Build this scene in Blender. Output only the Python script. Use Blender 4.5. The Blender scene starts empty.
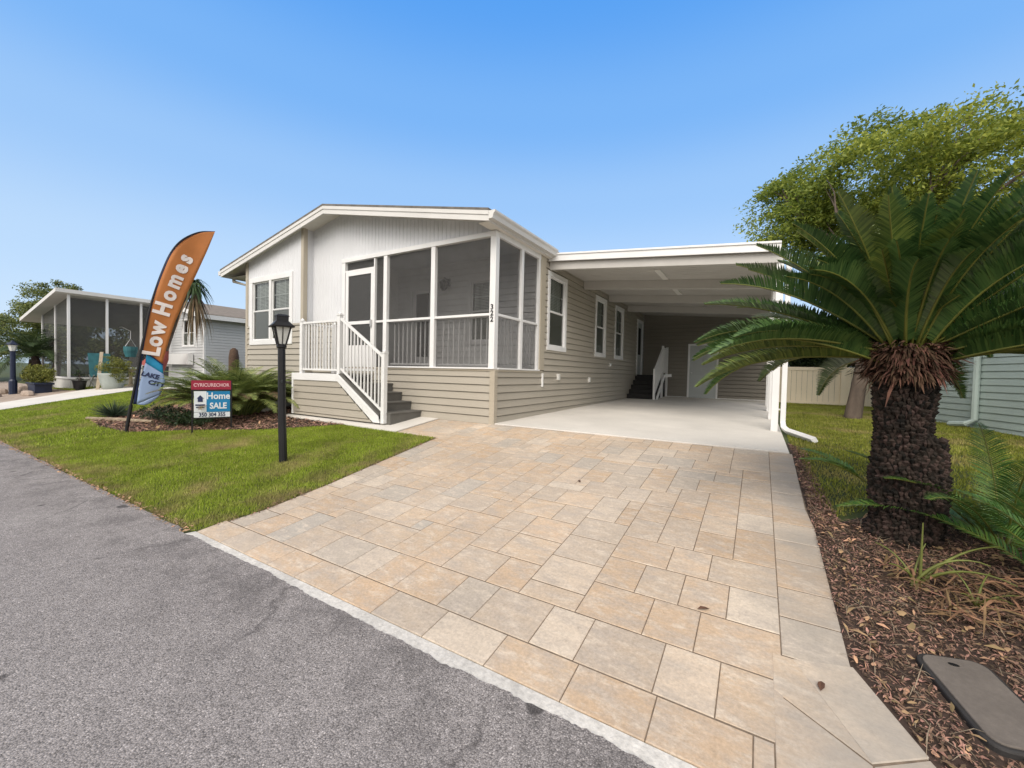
import bpy, math, random
import numpy as np
from mathutils import Vector, Matrix

R_ = math.radians
rnd = random.Random(11)
npr = np.random.default_rng(5)
scene = bpy.context.scene
COL = scene.collection
ORG = {}


def G(x, y):
    """height of the sloping ground"""
    if y < 0:
        return .12 * max(y, -4.4)
    return .012 * min(y, 30)


def GV(y):
    return np.where(y < 0, .12 * np.maximum(y, -4.4), .012 * np.minimum(y, 30))


# ------------------------------------------------------------------ materials
def nodes(name):
    m = bpy.data.materials.new(name)
    m.use_nodes = True
    nt = m.node_tree
    nt.nodes.clear()
    out = nt.nodes.new('ShaderNodeOutputMaterial')
    return m, nt, out


def N(nt, typ, **kw):
    n = nt.nodes.new(typ)
    for k, v in kw.items():
        if k in n.inputs:
            n.inputs[k].default_value = v
        else:
            setattr(n, k, v)
    return n


def noise(nt, vec, scale, detail=4, rough=.55):
    n = N(nt, 'ShaderNodeTexNoise')
    n.inputs['Scale'].default_value = scale
    n.inputs['Detail'].default_value = detail
    n.inputs['Roughness'].default_value = rough
    nt.links.new(vec, n.inputs['Vector'])
    return n


def ramp(nt, fac, stops, interp='LINEAR'):
    r = N(nt, 'ShaderNodeValToRGB')
    r.color_ramp.interpolation = interp
    el = r.color_ramp.elements
    while len(el) < len(stops):
        el.new(.5)
    for e, (p, c) in zip(el, stops):
        e.position = p
        e.color = (c[0], c[1], c[2], 1) if not isinstance(c, (int, float)) else (c, c, c, 1)
    nt.links.new(fac, r.inputs['Fac'])
    return r


def mix(nt, fac, a, b, mode='MIX'):
    m = N(nt, 'ShaderNodeMix')
    m.data_type = 'RGBA'
    m.blend_type = mode
    for sock, v in ((0, fac), (6, a), (7, b)):
        if isinstance(v, (int, float)):
            m.inputs[sock].default_value = v
        elif isinstance(v, tuple):
            m.inputs[sock].default_value = (*v, 1)
        else:
            nt.links.new(v, m.inputs[sock])
    return m.outputs[2]


def sc(c, k):
    return tuple(min(1, x * k) for x in c)


def M(name, c, rough=.6, var=.12, scale=3, c2=None, bump=0, bscale=60, island=0, metal=0, spec=.4,
      translucent=0, stretch=None, fine=0):
    m, nt, out = nodes(name)
    geo = N(nt, 'ShaderNodeNewGeometry')
    vec = geo.outputs['Position']
    if stretch:
        mp = N(nt, 'ShaderNodeMapping')
        mp.inputs['Scale'].default_value = stretch
        nt.links.new(vec, mp.inputs['Vector'])
        vec = mp.outputs['Vector']
    n = noise(nt, vec, scale, 5)
    col = ramp(nt, n.outputs['Fac'], [(.3, sc(c, 1 - var)), (.7, c2 or sc(c, 1 + var))]).outputs['Color']
    if fine:
        n3 = noise(nt, vec, 45, 4)
        col = mix(nt, 1, col, ramp(nt, n3.outputs['Fac'], [(.3, 1 - fine), (.7, 1.0)]).outputs['Color'], 'MULTIPLY')
    if island:
        hs = N(nt, 'ShaderNodeHueSaturation')
        mr = N(nt, 'ShaderNodeMapRange')
        mr.inputs['To Min'].default_value = 1 - island
        mr.inputs['To Max'].default_value = 1 + island
        nt.links.new(geo.outputs['Random Per Island'], mr.inputs['Value'])
        nt.links.new(mr.outputs[0], hs.inputs['Value'])
        mr2 = N(nt, 'ShaderNodeMapRange')
        mr2.inputs['To Min'].default_value = .5 + .035 * min(1, island * 2)
        mr2.inputs['To Max'].default_value = .5 - .02 * min(1, island * 2)
        nt.links.new(geo.outputs['Random Per Island'], mr2.inputs['Value'])
        nt.links.new(mr2.outputs[0], hs.inputs['Hue'])
        nt.links.new(col, hs.inputs['Color'])
        col = hs.outputs['Color']
    p = N(nt, 'ShaderNodeBsdfPrincipled')
    nt.links.new(col, p.inputs['Base Color'])
    p.inputs['Roughness'].default_value = rough
    p.inputs['Metallic'].default_value = metal
    p.inputs['Specular IOR Level'].default_value = spec
    if bump:
        nb = noise(nt, vec, bscale, 3)
        b = N(nt, 'ShaderNodeBump')
        b.inputs['Strength'].default_value = bump
        b.inputs['Distance'].default_value = .01
        nt.links.new(nb.outputs['Fac'], b.inputs['Height'])
        nt.links.new(b.outputs[0], p.inputs['Normal'])
    sh = p.outputs[0]
    if translucent:
        t = N(nt, 'ShaderNodeBsdfTranslucent')
        nt.links.new(col, t.inputs['Color'])
        ms = N(nt, 'ShaderNodeMixShader')
        ms.inputs[0].default_value = translucent
        nt.links.new(sh, ms.inputs[1])
        nt.links.new(t.outputs[0], ms.inputs[2])
        sh = ms.outputs[0]
    nt.links.new(sh, out.inputs['Surface'])
    return m


def screen_mat(name, density, c=(.03, .03, .032)):
    m, nt, out = nodes(name)
    geo = N(nt, 'ShaderNodeNewGeometry')
    n = noise(nt, geo.outputs['Position'], 1.3, 3)
    mr = N(nt, 'ShaderNodeMapRange')
    mr.inputs['From Min'].default_value = .3
    mr.inputs['From Max'].default_value = .7
    mr.inputs['To Min'].default_value = density - .04
    mr.inputs['To Max'].default_value = density + .04
    nt.links.new(n.outputs['Fac'], mr.inputs['Value'])
    t = N(nt, 'ShaderNodeBsdfTransparent')
    d = N(nt, 'ShaderNodeBsdfPrincipled')
    d.inputs['Base Color'].default_value = (*c, 1)
    d.inputs['Roughness'].default_value = .6
    ms = N(nt, 'ShaderNodeMixShader')
    nt.links.new(mr.outputs[0], ms.inputs[0])
    nt.links.new(t.outputs[0], ms.inputs[1])
    nt.links.new(d.outputs[0], ms.inputs[2])
    nt.links.new(ms.outputs[0], out.inputs['Surface'])
    return m


def glass_mat(name, tint=(.88, .92, .90)):
    m, nt, out = nodes(name)
    t = N(nt, 'ShaderNodeBsdfTransparent')
    t.inputs['Color'].default_value = (*tint, 1)
    g = N(nt, 'ShaderNodeBsdfGlossy')
    g.inputs['Roughness'].default_value = .03
    f = N(nt, 'ShaderNodeFresnel')
    f.inputs['IOR'].default_value = 1.6
    ms = N(nt, 'ShaderNodeMixShader')
    nt.links.new(f.outputs[0], ms.inputs[0])
    nt.links.new(t.outputs[0], ms.inputs[1])
    nt.links.new(g.outputs[0], ms.inputs[2])
    nt.links.new(ms.outputs[0], out.inputs['Surface'])
    return m


def asphalt_mat():
    m, nt, out = nodes('asphalt')
    geo = N(nt, 'ShaderNodeNewGeometry')
    v = geo.outputs['Position']
    n1 = noise(nt, v, .7, 6, .6)
    base = ramp(nt, n1.outputs['Fac'], [(.3, (.292, .268, .262)), (.55, (.325, .299, .292)), (.75, (.36, .333, .325))]).outputs['Color']
    nmid = noise(nt, v, 14, 5, .7)
    base = mix(nt, 1, base, ramp(nt, nmid.outputs['Fac'], [(.32, .87), (.6, 1.06)]).outputs['Color'], 'MULTIPLY')
    vo = N(nt, 'ShaderNodeTexVoronoi')
    vo.inputs['Scale'].default_value = 165
    nt.links.new(v, vo.inputs['Vector'])
    speck = ramp(nt, vo.outputs['Distance'], [(.0, 1.25), (.35, 1.0), (.75, .55)]).outputs['Color']
    base = mix(nt, .85, base, speck, 'MULTIPLY')
    cell = ramp(nt, vo.outputs['Color'], [(.08, .42), (.4, .95), (.8, 1.25), (.96, 2.1)]).outputs['Color']
    base = mix(nt, .9, base, cell, 'MULTIPLY')
    # dark tar seams and damp stains along the kerb
    wob = noise(nt, v, 1.6, 5, .65)
    add = N(nt, 'ShaderNodeMix')
    add.data_type = 'VECTOR'
    add.inputs[0].default_value = .35
    nt.links.new(v, add.inputs[4])
    nt.links.new(wob.outputs['Color'], add.inputs[5])
    vc = N(nt, 'ShaderNodeTexVoronoi')
    vc.feature = 'DISTANCE_TO_EDGE'
    vc.inputs['Scale'].default_value = .75
    nt.links.new(add.outputs[1], vc.inputs['Vector'])
    sep = N(nt, 'ShaderNodeSeparateXYZ')
    nt.links.new(v, sep.inputs[0])
    near = N(nt, 'ShaderNodeMapRange')
    near.inputs['From Min'].default_value = -5.25
    near.inputs['From Max'].default_value = -4.65
    nt.links.new(sep.outputs['Y'], near.inputs['Value'])
    ncr = noise(nt, v, 5, 4)
    crack = ramp(nt, vc.outputs['Distance'], [(.0, 1), (.011, 0)]).outputs['Color']
    crk = mix(nt, near.outputs[0], (0, 0, 0), crack)
    crk = mix(nt, 1, crk, ramp(nt, ncr.outputs['Fac'], [(.36, 0), (.5, 1)]).outputs['Color'], 'MULTIPLY')
    base = mix(nt, mix(nt, 1, crk, (.55, .55, .55), 'MULTIPLY'), base, (.05, .045, .045))
    ns = noise(nt, v, 3.4, 10, .78)
    stain = ramp(nt, ns.outputs['Fac'], [(.46, 0), (.62, 1)]).outputs['Color']
    stn = mix(nt, near.outputs[0], (0, 0, 0), stain)
    base = mix(nt, mix(nt, 1, stn, (.45, .45, .45), 'MULTIPLY'), base, (.06, .055, .055))
    nsp = noise(nt, v, 3.1, 2, .4)
    base = mix(nt, ramp(nt, nsp.outputs['Fac'], [(.735, 0), (.755, .75)]).outputs['Color'], base, (.04, .036, .036))
    p = N(nt, 'ShaderNodeBsdfPrincipled')
    p.inputs['Roughness'].default_value = .85
    p.inputs['Specular IOR Level'].default_value = .3
    nt.links.new(base, p.inputs['Base Color'])
    b = N(nt, 'ShaderNodeBump')
    b.inputs['Strength'].default_value = .6
    b.inputs['Distance'].default_value = .004
    inv = N(nt, 'ShaderNodeMath', operation='SUBTRACT')
    inv.inputs[0].default_value = 1
    nt.links.new(vo.outputs['Distance'], inv.inputs[1])
    nt.links.new(inv.outputs[0], b.inputs['Height'])
    nt.links.new(b.outputs[0], p.inputs['Normal'])
    nt.links.new(p.outputs[0], out.inputs['Surface'])
    return m


def paver_mat():
    m, nt, out = nodes('tumbled_paver_stone')
    geo = N(nt, 'ShaderNodeNewGeometry')
    v = geo.outputs['Position']
    rd = geo.outputs['Random Per Island']
    tone = ramp(nt, rd, [(0, (.47, .425, .37)), (.12, (.51, .435, .355)), (.28, (.585, .445, .32)), (.46, (.55, .40, .27)),
                         (.6, (.60, .47, .345)), (.72, (.51, .415, .325)), (.84, (.66, .565, .46)), (.95, (.60, .43, .285)), (1, (.50, .43, .355))]).outputs['Color']
    # cloudy blending that differs from stone to stone
    off = N(nt, 'ShaderNodeVectorMath', operation='MULTIPLY_ADD')
    comb = N(nt, 'ShaderNodeCombineXYZ')
    for i in range(3):
        nt.links.new(rd, comb.inputs[i])
    off.inputs[1].default_value = (37, 53, 19)
    nt.links.new(comb.outputs[0], off.inputs[0])
    nt.links.new(v, off.inputs[2])
    st_ = N(nt, 'ShaderNodeMapping')
    st_.inputs['Scale'].default_value = (1, 2.2, 1)
    st_.inputs['Rotation'].default_value = (0, 0, .5)
    nt.links.new(off.outputs[0], st_.inputs['Vector'])
    n1 = noise(nt, st_.outputs[0], 4.5, 7, .7)
    c = mix(nt, ramp(nt, n1.outputs['Fac'], [(.42, 0), (.64, .75)]).outputs['Color'], tone, (.46, .40, .345))
    n2 = noise(nt, st_.outputs[0], 8, 7, .75)
    c = mix(nt, ramp(nt, n2.outputs['Fac'], [(.50, 0), (.66, .8)]).outputs['Color'], c, (.68, .585, .48))
    n3 = noise(nt, v, 60, 4, .7)
    c = mix(nt, 1, c, ramp(nt, n3.outputs['Fac'], [(.3, .80), (.65, 1.06)]).outputs['Color'], 'MULTIPLY')
    n4 = noise(nt, off.outputs[0], 22, 4, .75)
    c = mix(nt, ramp(nt, n4.outputs['Fac'], [(.58, 0), (.74, .5)]).outputs['Color'], c, (.30, .24, .18))
    # grey weathering, stronger along the outer border
    sep = N(nt, 'ShaderNodeSeparateXYZ')
    nt.links.new(v, sep.inputs[0])
    ed = N(nt, 'ShaderNodeMapRange')
    ed.inputs['From Min'].default_value = 3.85
    ed.inputs['From Max'].default_value = 4.2
    nt.links.new(sep.outputs['X'], ed.inputs['Value'])
    n5 = noise(nt, v, 1.6, 4)
    g = mix(nt, 1, ed.outputs[0], ramp(nt, n5.outputs['Fac'], [(.35, .2), (.65, .9)]).outputs['Color'], 'MULTIPLY')
    c = mix(nt, g, c, (.335, .31, .28))
    big = noise(nt, v, .9, 4)
    c = mix(nt, 1, c, ramp(nt, big.outputs['Fac'], [(.3, .86), (.7, 1.08)]).outputs['Color'], 'MULTIPLY')
    p = N(nt, 'ShaderNodeBsdfPrincipled')
    p.inputs['Roughness'].default_value = .75
    p.inputs['Specular IOR Level'].default_value = .3
    nt.links.new(c, p.inputs['Base Color'])
    b = N(nt, 'ShaderNodeBump')
    b.inputs['Strength'].default_value = .35
    b.inputs['Distance'].default_value = .006
    nt.links.new(n2.outputs['Fac'], b.inputs['Height'])
    nt.links.new(b.outputs[0], p.inputs['Normal'])
    nt.links.new(p.outputs[0], out.inputs['Surface'])
    return m


def grass_mat(name, g1, g2, dry, patch=.5, island=True):
    m, nt, out = nodes(name)
    geo = N(nt, 'ShaderNodeNewGeometry')
    v = geo.outputs['Position']
    n = noise(nt, v, .9, 5, .6)
    if island:
        base = ramp(nt, geo.outputs['Random Per Island'], [(0, g1), (.6, g2), (.9, sc(g2, 1.35)), (1, dry)]).outputs['Color']
    else:
        n0 = noise(nt, v, 30, 4, .7)
        base = ramp(nt, n0.outputs['Fac'], [(.3, g1), (.7, g2)]).outputs['Color']
    # dry strip beside the kerb and the driveway
    sep = N(nt, 'ShaderNodeSeparateXYZ')
    nt.links.new(v, sep.inputs[0])
    c = mix(nt, ramp(nt, n.outputs['Fac'], [(patch, 0), (patch + .16, .8)]).outputs['Color'], base, dry)
    nd = noise(nt, v, 3.5, 4)
    for ax, lo, hi in (('Y', -4.0, -4.33), ('X', -.75, -.12)):
        mk = N(nt, 'ShaderNodeMapRange')
        mk.inputs['From Min'].default_value = lo
        mk.inputs['From Max'].default_value = hi
        nt.links.new(sep.outputs[ax], mk.inputs['Value'])
        fx = mix(nt, 1, mk.outputs[0], ramp(nt, nd.outputs['Fac'], [(.4, .05), (.62, .95)]).outputs['Color'], 'MULTIPLY')
        if ax == 'X':
            less = N(nt, 'ShaderNodeMath', operation='LESS_THAN')
            less.inputs[1].default_value = 1.0
            nt.links.new(sep.outputs['X'], less.inputs[0])
            fx = mix(nt, 1, fx, less.outputs[0], 'MULTIPLY')
        c = mix(nt, fx, c, sc(dry, .9))
    nf = noise(nt, v, 2.5, 4)
    c = mix(nt, 1, c, ramp(nt, nf.outputs['Fac'], [(.3, .75), (.7, 1.2)]).outputs['Color'], 'MULTIPLY')
    p = N(nt, 'ShaderNodeBsdfPrincipled')
    p.inputs['Roughness'].default_value = .7
    p.inputs['Specular IOR Level'].default_value = .2
    nt.links.new(c, p.inputs['Base Color'])
    sh = p.outputs[0]
    if island:
        t = N(nt, 'ShaderNodeBsdfTranslucent')
        nt.links.new(c, t.inputs['Color'])
        ms = N(nt, 'ShaderNodeMixShader')
        ms.inputs[0].default_value = .42
        nt.links.new(sh, ms.inputs[1])
        nt.links.new(t.outputs[0], ms.inputs[2])
        sh = ms.outputs[0]
    nt.links.new(sh, out.inputs['Surface'])
    return m


TAN = (.405, .371, .313)
WHITE = (.78, .78, .78)
MT = dict(
    tan=M('tan_vinyl_siding', TAN, .5, .05, .8, fine=.04),
    shadedtan=M('shaded_shed_siding', sc(TAN, .55), .55, .05, .8, fine=.05),  # house tan darkened, carport shade put into the siding colour
    tantrim=M('tan_trim', (.43, .385, .31), .5, .04, 2),
    white=M('white_vinyl', WHITE, .4, .04, 2, fine=.03),
    panel=M('white_board_panel', (.69, .70, .725), .5, .05, 1.2, fine=.04),
    cream=M('cream_fascia', (.66, .65, .63), .45, .05, 2, fine=.04),
    soffit=M('soffit_panel', (.74, .71, .66), .6, .05, 3, fine=.05),
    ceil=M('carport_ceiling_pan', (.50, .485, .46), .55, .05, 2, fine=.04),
    shingle=M('roof_shingle', (.16, .145, .13), .9, .3, 8, bump=.5),
    dark=M('dark_interior', (.018, .018, .02), .8, .2, 2),
    blind=M('blind_slat', (.72, .73, .70), .6, .06, 3),
    step=M('grey_step_paint', (.13, .125, .115), .7, .12, 5, fine=.15),
    darkstep=M('dark_step_carpet', (.028, .027, .027), .9, .2, 8),
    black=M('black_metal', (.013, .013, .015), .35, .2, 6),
    lampglass=M('frosted_lamp_glass', (.62, .63, .60), .25, .08, 15),
    concrete=M('concrete_slab', (.70, .67, .625), .8, .10, .9, fine=.08, bump=.1),
    kerb=M('kerb_concrete', (.72, .69, .645), .85, .14, 5, fine=.3, bump=.4),
    sand=M('joint_sand', (.17, .13, .095), .95, .3, 20),
    soil=M('garden_soil', (.065, .043, .034), .95, .35, 9, bump=.6, bscale=50, fine=.3),
    chip=M('mulch_chip', (.245, .145, .105), .9, .35, 6, island=.75),
    litter=M('dry_leaf', (.40, .25, .145), .8, .25, 8, island=.45),
    door=M('white_door_paint', (.47, .50, .50), .5, .04, 2),
    fence=M('tan_vinyl_fence', (.80, .70, .53), .5, .05, 1.5, fine=.05),
    greensiding=M('pale_green_siding', (.47, .56, .53), .55, .08, 1.5, fine=.06),
    bark=M('tree_bark', (.11, .085, .068), .95, .35, 7, bump=.9, bscale=30, stretch=(1, 1, .3)),
    sagobark=M('sago_leaf_base', (.026, .017, .014), .95, .5, 14, c2=(.044, .03, .024), island=.95),
    skirt=M('brown_cataphyll', (.10, .05, .033), .9, .4, 8, island=.6),
    sago=M('sago_leaflet', (.06, .115, .031), .28, .3, 2.2, island=.4, translucent=.2, spec=.6),
    sagoold=M('older_sago_leaflet', (.12, .165, .035), .4, .3, 2.2, island=.4, translucent=.2, spec=.5),
    sagorib=M('sago_midrib', (.14, .15, .03), .4, .2, 5),
    pup=M('young_sago_leaf', (.085, .17, .035), .38, .3, 2.5, island=.4, translucent=.2, spec=.5),
    oak=M('oak_leaf', (.25, .33, .05), .5, .35, .45, c2=(.33, .37, .06), island=.4, translucent=.45),
    hedge=M('hedge_leaf', (.035, .058, .018), .6, .35, 1.2, island=.5, translucent=.2),
    lefttree=M('left_tree_leaf', (.17, .20, .06), .6, .35, .6, island=.45, translucent=.25),
    fartree=M('far_tree_leaf', (.08, .105, .06), .6, .3, .6, island=.4, translucent=.2),
    areca=M('areca_leaflet', (.24, .29, .09), .5, .4, 3, island=.5, translucent=.25),
    shrub=M('shrub_leaf', (.035, .062, .025), .5, .35, 3, island=.5, translucent=.15),
    tuft=M('grey_green_blade', (.055, .085, .05), .6, .3, 4, island=.4, translucent=.15),
    yshrub=M('yellow_green_leaf', (.17, .18, .035), .6, .35, 3, island=.45, translucent=.25),
    frondgreen=M('palm_frond_green', (.05, .085, .03), .5, .3, 2, island=.4, translucent=.2),
    deadfrond=M('dead_palm_frond', (.17, .115, .065), .8, .3, 4, island=.5, translucent=.1),
    weed=M('green_stalk', (.13, .15, .035), .5, .3, 6),
    drystalk=M('dry_brown_stalk', (.24, .135, .075), .8, .3, 8, island=.5),
    stick=M('weathered_log', (.30, .24, .17), .9, .3, 9, bump=.5),
    orange=M('orange_banner', (.50, .185, .05), .6, .08, 3, translucent=.2),
    teal=M('teal_banner_band', (.02, .27, .50), .6, .08, 3, translucent=.15),
    pale=M('pale_blue_banner', (.36, .48, .72), .6, .06, 3, translucent=.2),
    navy=M('navy_cloth', (.012, .022, .075), .6, .2, 4),
    navytext=M('navy_lettering', (.02, .03, .09), .6, .1, 4),
    bannertext=M('pale_lettering', (.72, .66, .64), .6, .05, 4),
    red=M('red_sign_face', (.30, .018, .045), .4, .06, 4),
    blue=M('blue_sign_face', (.012, .20, .42), .4, .06, 4),
    signwhite=M('white_sign_face', (.70, .74, .78), .4, .04, 4),
    pinktext=M('pink_sign_lettering', (.72, .45, .48), .4, .04, 4),
    lid=M('worn_lid_plastic', (.155, .135, .12), .75, .15, 5, fine=.15, bump=.15),
    lidframe=M('dark_lid_frame', (.035, .033, .033), .6, .2, 8),
    nwall=M('grey_white_siding', (.55, .56, .57), .55, .05, 1, fine=.05),
    nwall2=M('neighbour_skirting', (.60, .60, .58), .6, .06, 1.5, fine=.06),
    nshingle=M('brown_roof_shingle', (.22, .185, .15), .9, .2, 6),
    maroon=M('maroon_shade', (.10, .032, .03), .7, .15, 2),
    tealcloth=M('teal_canvas', (.03, .13, .15), .7, .25, 4),
    redcloth=M('faded_red_canvas', (.26, .06, .05), .7, .25, 4),
    pot=M('pale_glazed_pot', (.35, .39, .37), .4, .12, 6),
    stone=M('garden_stone', (.36, .29, .24), .9, .25, 7, bump=.4),
    wood=M('weathered_plank', (.36, .30, .22), .85, .2, 8),
    navypaint=M('navy_painted_metal', (.012, .02, .05), .4, .2, 5),
    brown=M('brown_wicker', (.10, .06, .04), .8, .3, 20),
    alu=M('brushed_metal', (.5, .5, .5), .35, .05, 10, metal=.8),
    switchbox=M('pale_plastic_box', (.70, .69, .66), .4, .03, 5),
    screen=screen_mat('insect_screen', .30, (.075, .073, .072)),
    screendense=screen_mat('dense_insect_screen', .72, (.06, .06, .06)),
    neighscreen=screen_mat('grey_porch_screen', .55, (.05, .05, .05)),
    windowscreen=screen_mat('window_screen', .74, (.36, .35, .32)),
    glass=glass_mat('window_glass'),
    asphalt=asphalt_mat(), paver=paver_mat(),
    lawnbase=grass_mat('lawn_ground', (.045, .06, .016), (.085, .10, .03), (.16, .12, .06), .56, False),
    blade=grass_mat('grass_blade', (.22, .29, .034), (.33, .41, .054), (.47, .38, .19), .55),
    bladeright=grass_mat('yellowish_grass_blade', (.19, .225, .034), (.31, .33, .06), (.44, .35, .16), .50),  # duller, yellower blades with more dry patches
)


# ------------------------------------------------------------------ mesh builder
class MB:
    def __init__(self):
        self.v, self.f, self.m = [], [], []
        self.parts = []

    def add(self, vs, fs, m=0):
        o = len(self.v)
        self.parts.append(([tuple(p) for p in vs], list(fs)))
        self.v += [tuple(p) for p in vs]
        for f in fs:
            self.f.append(tuple(i + o for i in f))
            self.m.append(m)

    def box(self, x0, x1, y0, y1, z0, z1, m=0):
        self.add([(x0, y0, z0), (x1, y0, z0), (x1, y1, z0), (x0, y1, z0), (x0, y0, z1), (x1, y0, z1), (x1, y1, z1), (x0, y1, z1)],
                 [(0, 3, 2, 1), (4, 5, 6, 7), (0, 1, 5, 4), (1, 2, 6, 5), (2, 3, 7, 6), (3, 0, 4, 7)], m)

    def fbox(self, F, u0, u1, w0, w1, z0, z1, m=0):
        """box in a wall frame: u along the wall, w outward"""
        o, u, n = F
        pt = lambda a, b, c: (o[0] + u[0] * a + n[0] * b, o[1] + u[1] * a + n[1] * b, c)
        self.add([pt(u0, w1, z0), pt(u1, w1, z0), pt(u1, w0, z0), pt(u0, w0, z0), pt(u0, w1, z1), pt(u1, w1, z1), pt(u1, w0, z1), pt(u0, w0, z1)],
                 [(0, 3, 2, 1), (4, 5, 6, 7), (0, 1, 5, 4), (1, 2, 6, 5), (2, 3, 7, 6), (3, 0, 4, 7)], m)

    def prism(self, poly, vec, m=0):
        n = len(poly)
        vs = [tuple(p) for p in poly] + [tuple(p[i] + vec[i] for i in range(3)) for p in poly]
        fs = [tuple(range(n))[::-1], tuple(range(n, 2 * n))] + [(i, (i + 1) % n, (i + 1) % n + n, i + n) for i in range(n)]
        self.add(vs, fs, m)

    def beam(self, p, q, w, h, m=0):
        p, q = Vector(p), Vector(q)
        d = (q - p).normalized()
        up = Vector((0, 0, 1)) if abs(d.z) < .98 else Vector((0, 1, 0))
        s = d.cross(up).normalized() * (w / 2)
        t = s.cross(d).normalized() * (h / 2)
        self.prism([p - s - t, p + s - t, p + s + t, p - s + t], q - p, m)

    def tube(self, pts, rad, n=8, m=0, cap=True):
        pts = [Vector(p) for p in pts]
        if not isinstance(rad, (list, tuple)):
            rad = [rad] * len(pts)
        o = len(self.v)
        prev = None
        for i, p in enumerate(pts):
            d = (pts[min(i + 1, len(pts) - 1)] - pts[max(i - 1, 0)])
            d = d.normalized() if d.length > 1e-9 else Vector((0, 0, 1))
            if prev is None:
                a = d.orthogonal().normalized()
            else:
                a = (prev - d * prev.dot(d))
                a = a.normalized() if a.length > 1e-6 else d.orthogonal().normalized()
            prev = a
            b = d.cross(a)
            for k in range(n):
                t = 2 * math.pi * k / n
                self.v.append(tuple(p + (a * math.cos(t) + b * math.sin(t)) * rad[i]))
        for i in range(len(pts) - 1):
            for k in range(n):
                k2 = (k + 1) % n
                self.f.append((o + i * n + k, o + i * n + k2, o + (i + 1) * n + k2, o + (i + 1) * n + k))
                self.m.append(m)
        if cap:
            self.f.append(tuple(o + k for k in range(n))[::-1]); self.m.append(m)
            e = o + (len(pts) - 1) * n
            self.f.append(tuple(e + k for k in range(n))); self.m.append(m)

    def lathe(self, c, prof, n=16, m=0, squash=(1, 1)):
        o = len(self.v)
        for r, z in prof:
            for k in range(n):
                t = 2 * math.pi * (k + .5) / n
                self.v.append((c[0] + r * math.cos(t) * squash[0], c[1] + r * math.sin(t) * squash[1], c[2] + z))
        for i in range(len(prof) - 1):
            for k in range(n):
                k2 = (k + 1) % n
                self.f.append((o + i * n + k, o + i * n + k2, o + (i + 1) * n + k2, o + (i + 1) * n + k)); self.m.append(m)
        self.f.append(tuple(o + k for k in range(n))[::-1]); self.m.append(m)
        e = o + (len(prof) - 1) * n
        self.f.append(tuple(e + k for k in range(n))); self.m.append(m)

    def each(self, name, mats, parent, bevel=0):
        """one part per piece"""
        for vs, fs in self.parts:
            q = MB()
            q.add(vs, fs)
            q.build(name, mats, parent, bevel=bevel)

    def build(self, name, mats, parent=None, smooth=False, bevel=0, loc=None):
        if not isinstance(mats, (list, tuple)):
            mats = [mats]
        if parent is not None:
            org = ORG[parent.name]
        else:
            org = Vector(loc) if loc is not None else Vector((0, 0, 0))
        me = bpy.data.meshes.new(name)
        me.from_pydata([(p[0] - org[0], p[1] - org[1], p[2] - org[2]) for p in self.v], [], self.f)
        for mt in mats:
            me.materials.append(mt)
        if len(mats) > 1:
            me.polygons.foreach_set('material_index', self.m)
        if smooth:
            me.polygons.foreach_set('use_smooth', [True] * len(me.polygons))
        me.update()
        return link(name, me, parent, org, bevel)


def link(name, me, parent, org, bevel=0):
    o = bpy.data.objects.new(name, me)
    COL.objects.link(o)
    ORG[o.name] = Vector(org)
    if parent is not None:
        o.parent = parent
    else:
        o.location = org
    if bevel:
        b = o.modifiers.new('bevel', 'BEVEL')
        b.width = bevel
        b.segments = 2
        b.limit_method = 'ANGLE'
    return o


def np_mesh(name, V, F, mats, parent=None, loc=(0, 0, 0), midx=None, smooth=False):
    org = ORG[parent.name] if parent is not None else Vector(loc)
    V = np.asarray(V, dtype=np.float32) - np.array(org, dtype=np.float32)
    F = np.asarray(F, dtype=np.int32)
    me = bpy.data.meshes.new(name)
    me.vertices.add(len(V))
    me.vertices.foreach_set('co', V.ravel())
    me.loops.add(F.size)
    me.loops.foreach_set('vertex_index', F.ravel())
    me.polygons.add(len(F))
    k = F.shape[1]
    me.polygons.foreach_set('loop_start', np.arange(0, F.size, k, dtype=np.int32))
    try:
        me.polygons.foreach_set('loop_total', np.full(len(F), k, dtype=np.int32))
    except Exception:
        pass
    if not isinstance(mats, (list, tuple)):
        mats = [mats]
    for mt in mats:
        me.materials.append(mt)
    if midx is not None:
        me.polygons.foreach_set('material_index', np.asarray(midx, dtype=np.int32))
    me.update(calc_edges=True)
    return link(name, me, parent, org)


def tag(o, label=None, cat=None, group=None, kind=None):
    if label: o['label'] = label
    if cat: o['category'] = cat
    if group: o['group'] = group
    if kind: o['kind'] = kind
    return o


def thing(name, label, cat, loc, group=None):
    o = bpy.data.objects.new(name, None)
    COL.objects.link(o)
    o.location = loc
    o.empty_display_size = .2
    ORG[o.name] = Vector(loc)
    return tag(o, label, cat, group)


def structure(o):
    o['kind'] = 'structure'
    return o


def dup(root, loc, label, group=None):
    def cp(o, parent):
        c = o.copy()
        COL.objects.link(c)
        c.parent = parent
        ORG[c.name] = Vector(loc)
        for ch in o.children:
            cp(ch, c)
        return c
    kids = list(root.children)
    r = root.copy()
    COL.objects.link(r)
    r.location = loc
    ORG[r.name] = Vector(loc)
    for k in kids:
        cp(k, r)
    r['label'] = label
    if group: r['group'] = group
    return r


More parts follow.
